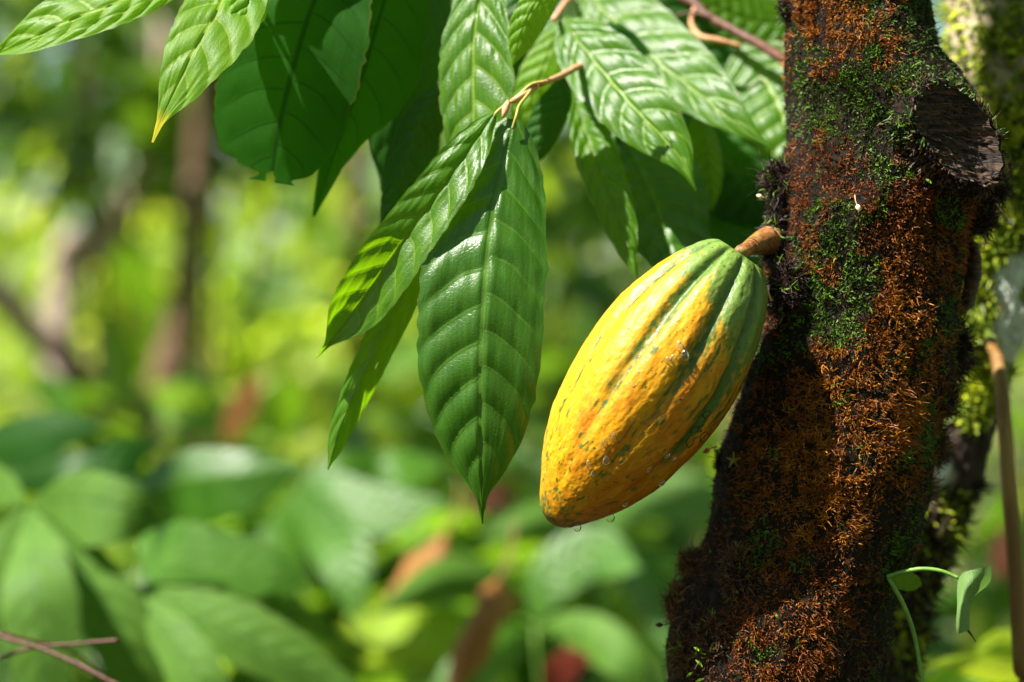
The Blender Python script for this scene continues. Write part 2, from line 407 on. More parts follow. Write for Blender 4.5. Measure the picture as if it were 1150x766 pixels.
# ------------------------------------------------------------------ background plants (each a thing)
def bush(name, label, px, d, ztop, zbot, rx, n, size, mat='cl_far', seed=0, cat_='bush', group='bushes blurred behind', stem='bark_brown', aspect=.4, droopy=.6, ry=None, lrr=(0, 1), up=.6):
    c = P(px, 383, d); zg = ground_z(c[0], c[1]); r = np.random.default_rng(seed)
    o = thing(name, label, cat_, (c[0], c[1], zg), group)
    cz = (ztop + zbot) / 2; hz = (ztop - zbot) / 2; ry = ry or rx * .8
    p = r.normal(0, 1, (n, 3)); p = p / np.linalg.norm(p, axis=1, keepdims=True) * r.uniform(.25, 1, n)[:, None] ** .5
    pos = np.array([c[0], c[1], cz]) + p * [rx, ry, hz]
    leaf_cloud('foliage', pos, p * [1, 1, .3], size, M[mat], o, seed, aspect=aspect, nu=9, nv=5, droopy=droopy, lr=r.uniform(*lrr, n), up=up)
    items = []
    for k in range(4):
        e = np.array([c[0], c[1], cz]) + r.normal(0, .4, 3) * [rx, ry, hz]
        b = np.array([c[0] + r.normal(0, .03), c[1] + r.normal(0, .03), zg - .05]); m = (b + e) / 2 + r.normal(0, .06, 3)
        items.append(tube_mesh([b, m, e], [.014, .010, .005], 7, 14))
    V, F = merge(items); part('stem', V, F, M[stem], o)
    return o
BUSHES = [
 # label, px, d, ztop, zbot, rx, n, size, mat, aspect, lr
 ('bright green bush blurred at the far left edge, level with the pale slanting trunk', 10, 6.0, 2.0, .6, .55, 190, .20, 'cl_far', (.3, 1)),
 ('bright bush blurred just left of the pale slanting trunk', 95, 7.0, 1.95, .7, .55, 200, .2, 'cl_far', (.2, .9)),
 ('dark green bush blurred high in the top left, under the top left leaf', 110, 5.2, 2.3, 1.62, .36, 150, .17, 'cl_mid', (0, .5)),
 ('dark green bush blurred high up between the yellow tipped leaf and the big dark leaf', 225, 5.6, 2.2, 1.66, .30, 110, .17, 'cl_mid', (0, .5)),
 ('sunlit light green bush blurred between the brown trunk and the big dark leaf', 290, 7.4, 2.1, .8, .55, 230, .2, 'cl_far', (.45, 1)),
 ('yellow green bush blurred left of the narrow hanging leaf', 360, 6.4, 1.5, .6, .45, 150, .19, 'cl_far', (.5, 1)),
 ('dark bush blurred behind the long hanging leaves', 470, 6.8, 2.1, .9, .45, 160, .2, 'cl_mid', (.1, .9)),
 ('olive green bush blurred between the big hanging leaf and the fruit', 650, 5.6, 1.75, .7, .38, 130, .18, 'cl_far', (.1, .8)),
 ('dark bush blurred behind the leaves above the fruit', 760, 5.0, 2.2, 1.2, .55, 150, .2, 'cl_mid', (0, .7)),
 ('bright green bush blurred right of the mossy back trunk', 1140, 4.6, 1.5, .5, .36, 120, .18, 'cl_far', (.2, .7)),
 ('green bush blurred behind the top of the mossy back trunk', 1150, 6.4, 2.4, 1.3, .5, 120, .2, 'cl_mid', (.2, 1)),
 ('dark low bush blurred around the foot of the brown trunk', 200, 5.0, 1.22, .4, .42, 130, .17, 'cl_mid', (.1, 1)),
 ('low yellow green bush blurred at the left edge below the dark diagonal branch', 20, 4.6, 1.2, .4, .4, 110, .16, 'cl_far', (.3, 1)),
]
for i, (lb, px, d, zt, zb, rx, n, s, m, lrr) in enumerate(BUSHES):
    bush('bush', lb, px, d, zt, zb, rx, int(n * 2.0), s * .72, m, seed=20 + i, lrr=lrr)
UNDER = [
 ('broad leaved undergrowth plant blurred in the middle, left of the big hanging leaf tip', 410, 3.0, 1.27, .6, .20, 46, .17, 'cl_mid', (.3, .9)),
 ('undergrowth plant blurred below the big hanging leaf', 545, 3.3, 1.20, .5, .22, 50, .17, 'cl_mid', (.1, .8)),
 ('dark undergrowth plant blurred behind the tip of the big hanging leaf', 560, 4.2, 1.3, .6, .26, 60, .18, 'cl_mid', (0, .6)),
 ('undergrowth plant blurred below the fruit tip', 640, 2.9, 1.17, .5, .18, 44, .15, 'cl_mid', (.3, 1)),
 ('light green undergrowth plant blurred between the fruit and the foot of the mossy trunk', 740, 3.6, 1.22, .5, .24, 60, .17, 'cl_far', (.1, .7)),
 ('green undergrowth plant blurred low behind the mossy trunk', 880, 3.4, 1.2, .5, .24, 40, .17, 'cl_mid', (.1, .8)),
 ('green undergrowth plant blurred left of the brown green stem', 1085, 3.2, 1.16, .4, .2, 50, .16, 'cl_mid', (.4, 1)),
 ('dark undergrowth plant blurred behind the pale umbrella leaves', 110, 3.2, 1.22, .5, .28, 70, .18, 'cl_mid', (0, .7)),
 ('undergrowth plant blurred behind the two dark pointed leaves', 290, 3.5, 1.28, .5, .26, 70, .17, 'cl_mid', (.2, 1)),
 ('undergrowth plant blurred at the bottom of the picture left of the brown dead leaf', 430, 2.5, 1.06, .4, .15, 34, .15, 'cl_mid', (.4, 1)),
]
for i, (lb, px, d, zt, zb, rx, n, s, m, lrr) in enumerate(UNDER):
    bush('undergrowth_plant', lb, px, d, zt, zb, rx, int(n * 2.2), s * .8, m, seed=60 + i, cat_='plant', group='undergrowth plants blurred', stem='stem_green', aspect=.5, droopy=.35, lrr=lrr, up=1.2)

# background trees
def bgtree(label, pts, rad, mat, seed=0, crown=None):
    b = pts[0]; w = P(*b); zg = ground_z(w[0], w[1])
    o = thing('tree', label, 'tree', (w[0], w[1], zg), 'trees blurred behind')
    dm = np.mean([p[2] for p in pts]); W = [np.array([w[0], w[1], zg - .1])] + [P(*p) for p in pts]
    rr = [rad[0] * 1.25] + list(rad)
    V, F = tube_mesh(W, np.array(rr) * K * dm, 18, 90, True, .25, seed)
    part('trunk', V, F, M[mat], o)
    if crown is not None:
        r = np.random.default_rng(seed); e = W[-1]; n = crown
        p = r.normal(0, 1, (n, 3)) * [.5, .5, .3]
        leaf_cloud('crown', e + p, p, .26, M['cl_mid'], o, seed, aspect=.42)
    return o
bgtree('pale pinkish slanting trunk blurred in the left background', [(70, 340, 5.2), (105, 290, 5.2), (140, 235, 5.2), (170, 175, 5.2), (190, 60, 5.2), (205, -300, 5.2)], [18, 17, 17, 15, 13, 11], 'bark_pale', 1, 16)
bgtree('brown trunk blurred in the left background right of the pale slanting one', [(190, 470, 4.6), (197, 400, 4.6), (206, 330, 4.6), (212, 240, 4.65), (222, 160, 4.7), (228, -200, 4.7)], [27, 26, 24, 12, 9, 9], 'bark_brown', 2, 16)
bgtree('dark thick diagonal branch blurred at the left edge, dipping right to the dark leaves', [(165, 520, 4.0), (120, 450, 4.0), (60, 390, 4.0), (0, 330, 4.0), (-80, 220, 4.0), (-160, -200, 4.0)], [16, 17, 15, 14, 12, 11], 'bark_black', 3, 60)
bgtree('dark upright trunk blurred behind the hanging leaves left of the middle', [(402, 460, 6.0), (400, 340, 6.0), (398, 190, 6.0), (404, 60, 6.0), (408, -250, 6.0)], [13, 13, 12, 12, 10], 'bark_brown', 4, 16)
bgtree('dark thin trunk blurred between the big hanging leaf and the fruit', [(632, 470, 6.5), (640, 300, 6.5), (655, 130, 6.5), (665, -250, 6.5)], [13, 13, 12, 10], 'bark_black', 5, 16)

# ------------------------------------------------------------------ nearer blurred broad leaves, traced one by one
def plant(label, root, name='broad_leaf_plant', cat_='plant', group=None):
    w = P(*root); return thing(name, label, cat_, (w[0], w[1], ground_z(w[0], w[1])), group), w
def to_ground(o, root, mat='stem_green', r=3.0, bendx=.05):
    w = P(*root); zg = ground_z(w[0], w[1])
    V, F = tube_mesh([w, w + [bendx * .4, .01, -.25], [w[0] + bendx, w[1], zg - .03]], [r * K * root[2] * .8, r * K * root[2], r * K * root[2] * 1.5], 9, 40)
    part('stem', V, F, M[mat], o)
kw = dict(nu=70, nv=29)
LANC = [(0, .03), (.1, .28), (.3, .75), (.5, 1), (.68, .88), (.82, .55), (.93, .22), (1, .02)]
o, w = plant('pale green plant at the bottom left whose broad leaflets spread like an umbrella', (30, 566, 1.95)); to_ground(o, (30, 566, 1.97), 'stem_green', 3)
leaf(o, [(35, 566, 1.94), (85, 560, 1.9), (140, 570, 1.88), (196, 584, 1.9)], 34, 52, 'leaf_pale', q=.0016, prof=LANC, tA=.3, tB=-.2, seed=1, **kw)
leaf(o, [(38, 570, 1.94), (90, 630, 1.9), (140, 720, 1.88), (190, 850, 1.9)], 40, 42, 'leaf_pale', q=.0016, prof=LANC, tA=-.2, tB=.3, seed=2, **kw)
leaf(o, [(32, 570, 1.94), (38, 640, 1.86), (45, 720, 1.84), (50, 860, 1.84)], 46, 44, 'leaf_pale', q=.0016, prof=LANC, tA=.2, tB=.2, seed=3, **kw)
leaf(o, [(26, 570, 1.94), (-10, 630, 1.9), (-40, 700, 1.88), (-60, 800, 1.9)], 40, 36, 'leaf_pale', q=.0016, prof=LANC, tA=.1, tB=.3, seed=4, **kw)
leaf(o, [(28, 562, 1.95), (0, 545, 2.0), (-40, 530, 2.05), (-90, 540, 2.1)], 26, 22, 'leaf_pale', seed=5, **kw)
o, w = plant('plant with two dark pointed leaves stacked one above the other at the lower left', (160, 600, 2.0)); to_ground(o, (160, 600, 2.02), 'stem_green', 3, -.05)
leaf(o, [(160, 600, 2.0), (158, 562, 1.99), (200, 540, 1.97), (270, 532, 1.95), (338, 524, 1.95)], 34, 56, 'leaf_mid', tA=.5, tB=-.1, q=.0006, seed=6, prof=[(0, .02), (.15, .1), (.3, .7), (.5, 1), (.75, .8), (.93, .3), (1, .02)], **kw)
leaf(o, [(160, 604, 2.0), (190, 625, 1.95), (240, 638, 1.93), (300, 640, 1.92), (350, 655, 1.92)], 46, 46, 'leaf_bg', tA=.2, tB=-.1, q=.0008, seed=7, **kw)
leaf(o, [(160, 598, 2.01), (110, 560, 2.1), (130, 520, 2.12), (185, 495, 2.15)], 34, 30, 'leaf_dark', tA=.2, seed=8, **kw)
o, w = plant('plant with long pale ribbed leaves fanning over the bottom edge left of the middle', (150, 655, 1.9)); to_ground(o, (150, 655, 1.92), 'twig', 3, .05)
leaf(o, [(155, 660, 1.9), (220, 690, 1.86), (300, 730, 1.84), (420, 790, 1.84)], 40, 34, 'leaf_pale', q=.0016, prof=LANC, tA=.2, tB=.1, seed=9, **kw)
leaf(o, [(150, 662, 1.9), (185, 705, 1.86), (230, 770, 1.83), (270, 860, 1.84)], 30, 34, 'leaf_pale', q=.0016, prof=LANC, tA=.1, tB=.3, seed=10, **kw)
leaf(o, [(160, 655, 1.9), (240, 672, 1.92), (320, 692, 1.95), (405, 735, 1.98)], 24, 22, 'leaf_pale', q=.0016, prof=LANC, tA=.2, tB=.1, seed=11, **kw)
o, w = plant('dark green leaved plant at the left edge above the pale umbrella leaves', (-40, 520, 2.2)); to_ground(o, (-40, 520, 2.22), 'stem_green', 3, -.05)
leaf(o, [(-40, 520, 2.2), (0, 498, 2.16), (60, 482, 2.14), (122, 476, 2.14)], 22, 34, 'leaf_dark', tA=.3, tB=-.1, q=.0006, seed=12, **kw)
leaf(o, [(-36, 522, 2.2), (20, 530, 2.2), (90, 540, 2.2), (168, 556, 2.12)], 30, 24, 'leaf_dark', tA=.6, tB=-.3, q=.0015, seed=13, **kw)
# blurred greyish leaves of the middle
o, w = plant('plant with large greyish sheeny leaves blurred below the narrow hanging leaf', (330, 560, 2.5)); to_ground(o, (330, 560, 2.52), 'stem_green', 3, .05)
leaf(o, [(330, 562, 2.5), (370, 560, 2.46), (430, 575, 2.43), (498, 560, 2.42)], 30, 30, 'leaf_bg', tA=.6, tB=-.5, q=.003, seed=14, **kw)
leaf(o, [(330, 562, 2.5), (370, 600, 2.44), (390, 640, 2.4), (400, 700, 2.38)], 36, 34, 'leaf_bg', tA=-.3, tB=.4, q=.003, seed=15, **kw)
leaf(o, [(330, 560, 2.5), (380, 530, 2.5), (440, 530, 2.52), (500, 520, 2.44)], 24, 26, 'leaf_bg', tA=.6, tB=-.4, q=.003, seed=16, **kw)
leaf(o, [(330, 562, 2.5), (310, 620, 2.45), (300, 690, 2.42), (330, 740, 2.4)], 30, 26, 'leaf_bg', tA=.3, tB=.2, seed=17, **kw)
o, w = plant('plant with long sheeny leaves blurred along the bottom edge beside the brown dead leaf', (600, 700, 2.3)); to_ground(o, (600, 700, 2.32), 'stem_green', 3, .05)
leaf(o, [(600, 700, 2.3), (560, 660, 2.28), (500, 650, 2.25), (420, 690, 2.2)], 26, 24, 'leaf_pale', q=.0016, prof=LANC, tA=.3, tB=.8, seed=18, **kw)
leaf(o, [(600, 700, 2.3), (620, 650, 2.3), (665, 620, 2.3), (720, 640, 2.24)], 30, 30, 'leaf_bg', tA=.6, tB=-.5, q=.003, seed=19, **kw)
leaf(o, [(600, 704, 2.3), (560, 730, 2.25), (520, 760, 2.2), (470, 820, 2.2)], 30, 28, 'leaf_bg', tA=.5, tB=.8, q=.003, seed=20, **kw)
leaf(o, [(602, 704, 2.3), (650, 710, 2.25), (700, 740, 2.2), (740, 800, 2.2)], 28, 28, 'leaf_pale', q=.0016, prof=LANC, tA=.7, tB=.2, seed=21, **kw)
o, w = plant('plant with pale blurred leaves below the fruit beside the mossy trunk', (690, 600, 2.7)); to_ground(o, (690, 600, 2.72), 'stem_green', 3, .05)
leaf(o, [(690, 600, 2.7), (640, 585, 2.68), (590, 590, 2.66), (540, 610, 2.65)], 24, 22, 'leaf_pale', q=.0016, prof=LANC, tA=.2, tB=.9, seed=22, **kw)
leaf(o, [(690, 600, 2.7), (720, 570, 2.7), (770, 560, 2.68), (830, 580, 2.62)], 30, 30, 'leaf_pale', q=.0016, prof=LANC, tA=.6, tB=-.5, seed=23, **kw)
leaf(o, [(690, 602, 2.7), (720, 640, 2.66), (740, 680, 2.63), (760, 740, 2.6)], 28, 28, 'leaf_bg', tA=.8, tB=.2, q=.003, seed=24, **kw)
leaf(o, [(690, 600, 2.7), (690, 560, 2.75), (660, 530, 2.78), (600, 530, 2.8)], 22, 22, 'leaf_bg', tA=.2, tB=.5, seed=25, **kw)

def dead(label, mid, wA, wB, mat, seed, **k2):
    w = P(*mid[0]); o = thing('dead_leaf', label, 'leaf_bg', w, 'dead leaves caught in the undergrowth')
    leaf(o, mid, wA, wB, mat, seed=seed, name='blade', **kw, **k2)
    e = P(*mid[0]); V, F = tube_mesh([e, e + [.01, .01, .02], e + [.015, .03, .05]], [.0015, .0012, .001], 6, 12); part('petiole', V, F, M['twig'], o)
dead('large brown dead leaf blurred at the bottom, left of the red one', [(560, 650, 2.2), (545, 690, 2.15), (520, 740, 2.12), (500, 790, 2.1)], 30, 16, 'leaf_brown', 30, droop=.9, tA=1.2, q=.003, prof=[(0, .1), (.2, 1), (.45, .8), (.7, .95), (.9, .4), (1, .05)])
dead('brown dead leaf blurred below and left of the big hanging leaf tip', [(500, 600, 2.4), (490, 630, 2.37), (465, 660, 2.35), (425, 690, 2.35)], 14, 28, 'leaf_brown', 31, droop=.8, tB=1.2, q=.003, prof=[(0, .1), (.3, .7), (.55, 1), (.8, .5), (1, .05)])
dead('small red leaf blurred at the bottom edge left of the mossy trunk', [(620, 790, 2.2), (625, 765, 2.2), (640, 745, 2.2), (665, 738, 2.2)], 20, 18, 'leaf_red', 32)
dead('small reddish brown leaf blurred right behind the tip of the big hanging leaf', [(575, 545, 2.6), (560, 555, 2.6), (540, 562, 2.6), (520, 560, 2.6)], 16, 15, 'leaf_russet', 33)
dead('pinkish brown dead leaf blurred left of the brown green stem', [(1135, 590, 2.4), (1130, 610, 2.4), (1125, 630, 2.4), (1118, 652, 2.4)], 18, 16, 'leaf_russet', 34)
dead('thin brown dead leaf blurred upright in the undergrowth left of the narrow hanging leaf', [(290, 420, 2.9), (278, 450, 2.9), (262, 480, 2.9), (255, 505, 2.9)], 14, 18, 'leaf_brown', 35)

# ================================================================== MOSSY TRUNK
def trunk_surface(table, d0, zt, zb, nr, nc, amp, seed, extra=None, flare=1.5):
    """table: rows (py, left px, right px) of the silhouette seen at depth d0; extended straight above and to the ground"""
    tb = np.array(table, float)
    z = np.linspace(zt, zb, nr); py = 383 - (z - CAMZ) / (K * d0)
    L = np.interp(py, tb[:, 0], tb[:, 1]); Rr = np.interp(py, tb[:, 0], tb[:, 2])
    k = 7; sm = lambda a: np.convolve(np.pad(a, k // 2, 'edge'), np.ones(k) / k, 'valid')
    L, Rr = sm(L), sm(Rr)
    cx = ((L + Rr) / 2 - 575) * K * d0; rad = (Rr - L) / 2 * K * d0
    th = np.linspace(0, 2 * np.pi, nc, endpoint=False)
    Dn = np.stack([np.cos(th), np.sin(th), 0 * th], 1)
    base = np.stack([cx, 0 * cx + d0, z], 1)
    V = base[:, None] + Dn[None] * rad[:, None, None]
    disp = fbm(V, 22, 5, seed) * amp + fbm(V * [1, 1, .45], 130, 4, seed + 3, .6) * amp * .42
    if extra is not None: disp = disp + extra(V, th[None] + 0 * disp)
    V = V + Dn[None] * disp[..., None]
    return V, Dn, py, cx, rad
TB = [(-400, 890, 1010), (0, 880, 1040), (50, 881, 1048), (75, 882, 1066), (105, 884, 1090), (150, 885, 1100), (180, 879, 1104), (230, 872, 1106), (262, 864, 1094), (290, 861, 1083), (330, 857, 1078),
      (380, 851, 1077), (430, 836, 1073), (470, 825, 1058), (520, 812, 1045), (560, 804, 1036), (600, 796, 1026), (640, 776, 1012), (680, 756, 1002), (720, 752, 998), (766, 750, 994), (900, 740, 985), (1600, 700, 1000), (3000, 560, 1120)]
D0 = 1.365
TV, TD, Tpy, Tcx, Trad = trunk_surface(TB, D0, 2.6, -.05, 1300, 360, .0060, 5)
tree = thing('cacao_tree', 'thick foreground trunk coated in orange and green moss that carries the yellow fruit', 'tree', (Tcx[-1], D0, 0))
VV = TV.reshape(-1, 3); top = VV[:360].mean(0); VV = np.vstack([VV, top]); j = np.arange(360)
trunk = part('trunk', VV, [grid_faces(1300, 360, True), np.stack([(j + 1) % 360, j, np.full(360, 1300 * 360)], 1)], M['bark'], tree)
# crown far above the picture
r_ = np.random.default_rng(77); p_ = r_.normal(0, 1, (260, 3)) * [.7, .7, .25]
pc = np.array([Tcx[0] + .55, D0 + .75, 3.05]) + p_
V, F = merge([tube_mesh([[Tcx[0], D0, 2.55], [Tcx[0] + s1, D0 + s2, 2.8], [Tcx[0] + 2 * s1, D0 + 2 * s2, 3.1]], [.045, .03, .015], 10, 20, True, .2) for s1, s2 in ((.1, .35), (.3, .2), (.3, .45))])
part('limb', V, F, M['bark'], tree)
g_ = pc - SUN * ((pc[:, 2] - 1.33) / SUN[2])[:, None]; kp = ~((np.abs(g_[:, 0]) < .8) & (np.abs(g_[:, 1] - 1.4) < .5))
leaf_cloud('crown', pc[kp], p_[kp], .3, M['cl_mid'], tree, 78, aspect=.42)

def surf(TV, fi, fj):
    nr, nc, _ = TV.shape
    i = np.clip(fi.astype(int), 0, nr - 2); j = fj.astype(int) % nc; a = (fi - i)[:, None]; b = (fj - np.floor(fj))[:, None]; j2 = (j + 1) % nc
    return TV[i, j] * (1 - a) * (1 - b) + TV[i + 1, j] * a * (1 - b) + TV[i, j2] * (1 - a) * b + TV[i + 1, j2] * a * b

def strands(pos, nor, length, rad, curl, seed, segs=4, up=0.0, lift=.9, branch=2):
    """tufts of little curved fronds; returns V, F, index of cluster for each vertex"""
    r = np.random.default_rng(seed)
    idx = np.repeat(np.arange(len(pos)), 1 + branch); n = len(idx)
    L = np.broadcast_to(length, len(pos))[idx] * r.uniform(.5, 1.35, n)
    rd = np.broadcast_to(rad, len(pos))[idx] * r.uniform(.7, 1.3, n)
    fld = np.stack([fbm(pos, 55, 2, 400 + q_) for q_ in range(3)], 1)[idx] * 1.6
    d = nrm(nor[idx] * lift + fld + r.normal(0, .5, (n, 3)) + np.array([0, 0, up]))
    L = L * (1 + .9 * (r.random(n) < .08)) * (.75 + .5 * sstep(-.3, .4, fbm(pos, 70, 2, 410)))[idx]
    k = nrm(np.cross(d, r.normal(0, 1, (n, 3))))
    t = np.linspace(0, 1, segs)
    ctr = pos[idx][:, None] + nor[idx][:, None] * -.0006 + L[:, None, None] * (t[None, :, None] * d[:, None] + (curl * r.uniform(-1, 1, n))[:, None, None] * (t ** 2)[None, :, None] * k[:, None]
            + .08 * r.normal(0, 1, (n, segs, 3)) * t[None, :, None])
    a = k; b = np.cross(d, k)
    th = np.array([0, 2.094, 4.189]); prof = np.array([1, 1.0, .8, .3]) if segs == 4 else np.linspace(1, .3, segs)
    ring = a[:, None, None] * np.cos(th)[None, None, :, None] + b[:, None, None] * np.sin(th)[None, None, :, None]
    V = ctr[:, :, None] + ring * (rd[:, None] * prof[None])[:, :, None, None]
    F = grid_faces(segs, 3, True)[None] + (np.arange(n) * segs * 3)[:, None, None]
    return V.reshape(-1, 3), F.reshape(-1, 4), np.repeat(idx, segs * 3), np.tile(np.repeat(t, 3), n), np.repeat(r.random(n), segs * 3)

def pick(TV, nfront, nback, z0, z1, zt, zb, seed):
    r = np.random.default_rng(seed); nr, nc, _ = TV.shape
    n = nfront + nback
    z = r.uniform(z0, z1, n); fi = (zt - z) / (zt - zb) * (nr - 1)
    s = r.uniform(-1, 1, n); th = np.where(np.arange(n) < nfront, -np.pi / 2 + np.arcsin(np.clip(s * 1.0, -1, 1)) , r.uniform(0, np.pi, n))
    fj = (th % (2 * np.pi)) / (2 * np.pi) * nc
    return fi, fj, z, th, r
ORG = np.array([.27, .085, .008]); ORB = np.array([.52, .19, .012]); RED = np.array([.20, .042, .010]); GRN = np.array([.055, .12, .010]); GRB = np.array([.13, .24, .015]); DRK = np.array([.022, .011, .008]); BRN = np.array([.10, .045, .015]); PUR = np.array([.032, .015, .012])
fi, fj, z, th, r = pick(TV, 56000, 9000, .98, 1.66, 2.6, -.05, 31)
pos = surf(TV, fi, fj); nor = np.stack([np.cos(th), np.sin(th), 0 * th], 1)
py = 383 - (z - CAMZ) / (K * D0); xr = np.cos(th)
n1 = fbm(pos, 38, 3, 41); n2 = fbm(pos, 120, 2, 42); n3 = fbm(pos, 14, 2, 43)
g = n1 * 1.5 + n2 * .8                                            # patches of green moss
g = g + .75 * np.exp(-((py - 130) / 38) ** 2) + .45 * np.exp(-((py - 330) / 55) ** 2) * (xr < 0) + .35 * np.exp(-((py - 60) / 60) ** 2) * sstep(-.2, .3, xr) + .5 * sstep(.45, .8, xr) * (py > 560)
g = g - .55 * sstep(380, 440, py) * (1 - sstep(.5, .9, xr)) - .35 * np.exp(-((py - 235) / 45) ** 2) * (xr < .35) - .5 * (py < 100) * (xr < -.25)
isg = g + r.normal(0, .12, len(z)) > .10
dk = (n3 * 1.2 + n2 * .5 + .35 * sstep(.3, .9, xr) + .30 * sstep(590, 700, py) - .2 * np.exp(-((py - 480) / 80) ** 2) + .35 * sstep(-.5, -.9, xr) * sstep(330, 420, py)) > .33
col = ORG + (ORB - ORG) * sstep(0, .5, n2 + r.normal(0, .3, len(z)))[:, None]
redw = (np.exp(-((py - 215) / 60) ** 2) + .6 * (py > 600))[:, None] * .75
col = col * (1 - redw) + RED * redw
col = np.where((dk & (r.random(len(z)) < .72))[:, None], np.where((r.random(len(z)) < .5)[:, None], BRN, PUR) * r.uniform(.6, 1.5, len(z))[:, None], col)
col = np.where(isg[:, None], GRN + (GRB - GRN) * sstep(-.1, .6, n2 + r.normal(0, .3, len(z)))[:, None], col)
# the cut face of the stub stays bare
keep = ~(((np.abs(pos[:, 0] - P(1068, 150, 1.32)[0]) / (50 * K * 1.32)) ** 2 + ((z - P(0, 150, 1.32)[2]) / (58 * K * 1.32)) ** 2 < 1) & (pos[:, 1] < D0))
keep &= (fbm(pos, 210, 2, 47) + r.normal(0, .12, len(z)) > -.22)
L = np.where(isg, .0018, .0026) * np.where(dk, .8, 1) * (1 + .35 * np.exp(-((py - 480) / 100) ** 2))
for nm, sel, rd in (('orange_moss', ~isg & keep, .00025), ('green_moss', isg & keep, .00036)):
    V, F, ix, tt, rr = strands(pos[sel], nor[sel], L[sel], rd, .7, 50, up=-.15 if nm[0] == 'o' else .1, branch=2)
    c = col[sel][ix] * (.65 + .7 * rr)[:, None]
    mo = part(nm, V, F, M['moss'], tree, col=c, smooth=False); mo['kind'] = 'stuff'

# low dark fuzz between the strands
fi, fj, z, th, r = pick(TV, 46000, 5000, .98, 1.66, 2.6, -.05, 35)
pos = surf(TV, fi, fj); nor = np.stack([np.cos(th), np.sin(th), 0 * th], 1)
kk = ~(((np.abs(pos[:, 0] - P(1068, 150, 1.32)[0]) / (50 * K * 1.32)) ** 2 + ((z - P(0, 150, 1.32)[2]) / (58 * K * 1.32)) ** 2 < 1) & (pos[:, 1] < D0)); pos, nor = pos[kk], nor[kk]
V, F, ix, tt, rr = strands(pos, nor, .0019, .00032, .5, 51, branch=1, segs=3)
cm = sstep(-.2, .3, fbm(pos, 40, 3, 52))[:, None]; cc = np.array([.045, .015, .004]) * cm + np.array([.020, .026, .004]) * (1 - cm)
mo = part('brown_moss', V, F, M['moss'], tree, col=cc[ix] * (.5 + 1.0 * rr)[:, None], smooth=False); mo['kind'] = 'stuff'
# stub of a sawn-off limb with its bare cut face
fn = nrm(np.array([.42, -.88, .15]))                              # cut face normal
fc = P(1063, 150, 1.293); sx = nrm(np.cross([0, 0, 1.], fn)); sx = sx if sx[0] > 0 else -sx; sy = np.cross(fn, sx); sy = sy if sy[2] > 0 else -sy
NT_ = 160; th = np.linspace(0, 2 * np.pi, NT_, endpoint=False)
ol = np.array([(1016, 128), (1034, 100), (1056, 92), (1084, 106), (1108, 128), (1121, 160), (1117, 190), (1098, 209), (1072, 205), (1046, 188), (1030, 165), (1018, 146)], float) - [1063, 150]
oa = np.arctan2(-ol[:, 1], ol[:, 0]) % (2 * np.pi); orr = np.hypot(ol[:, 0], ol[:, 1]); so_ = np.argsort(oa); oa, orr = oa[so_], orr[so_]
orad = np.interp(th, np.r_[oa[-1] - 2 * np.pi, oa, oa[0] + 2 * np.pi], np.r_[orr[-1], orr, orr[0]]); orad = np.convolve(np.r_[orad[-4:], orad, orad[:4]], np.ones(9) / 9, 'valid')
ex = orad * K * 1.3 / abs(sx[0]); ey = orad * K * 1.3
rim = 1 + .10 * fbm(np.stack([np.cos(th), np.sin(th), 0 * th], 1), 1.6, 3, 4) + .045 * vnoise(np.stack([np.cos(th), np.sin(th), 0 * th], 1), 8, 4) + .02 * vnoise(np.stack([np.cos(th), np.sin(th), 0 * th], 1), 22, 6)
rows = []
back = P(1010, 165, D0)
for k, (f, s_) in enumerate([(0, 1.12), (.25, 1.10), (.5, 1.08), (.72, 1.07), (.86, 1.06), (.95, 1.04), (1.0, .99), (1.0, .95)]):
    c = back + (fc + fn * .004 - back) * f if f < 1 else fc + fn * .004
    ring = c + (sx * (np.cos(th) * ex * rim * s_)[:, None] + sy * (np.sin(th) * ey * rim * s_)[:, None])
    rows.append(ring)
rows = np.stack(rows); rows = cat(rows.reshape(8, -1), 60).reshape(60, NT_, 3)
d_ = fbm(rows, 60, 4, 8)[..., None] * .004
rows = rows + nrm(rows - (back + (fc - back) * np.linspace(0, 1, 60)[:, None, None])) * d_
SR = rows
stub = part('limb_stub', rows.reshape(-1, 3), grid_faces(60, NT_, True), M['bark'], tree)
nf = 70; rr = np.linspace(1, 0, nf)[:, None]
X_ = np.cos(th)[None] * ex * rim * rr * .99; Y_ = np.sin(th)[None] * ey * rim * rr * .99
dep = -.005 * (1 - rr ** 4) + .003 * fbm(np.stack([X_, Y_, 0 * X_], -1), 60, 3, 17) * (1 - rr ** 8) - .0022 * np.maximum(0, np.sin(th[None] * 7 + 5 * vnoise(np.stack([X_, Y_, 0 * X_], -1), 70, 12)) - .8) * 5 * rr * (1 - rr ** 8) + .0015 * vnoise(np.stack([X_ * 1, Y_ * 6 + X_ * 2, 0 * X_], -1), 130, 2) * (1 - rr ** 8) + .001 * vnoise(np.stack([X_ * 1, Y_ * 3 + X_, 0 * X_], -1), 420, 6)
FV = fc + fn * .004 + sx * X_[..., None] + sy * Y_[..., None] + fn * dep[..., None]
t_ = NT('sawn_wood'); v_ = t_.n('ShaderNodeMapping', {0: t_.obj(), 2: (0, R(32), 0), 3: (.22, .22, 1.6)}).outputs[0]
na = t_.noise(260, 6, v_, .65); nb_ = t_.noise(70, 3, t_.obj())
c_ = t_.mix(t_.ss(na, .38, .66), (.014, .006, .003), (.10, .044, .02)); c_ = t_.mix(t_.ss(nb_, .55, .7), c_, (.03, .018, .01))
vr = t_.n('ShaderNodeTexVoronoi', {'Scale': 210.0, 'Vector': v_}, feature='DISTANCE_TO_EDGE').outputs['Distance']; ck = t_.ss(vr, 0, .05)
c_ = t_.mix(ck, (.004, .002, .001), c_)
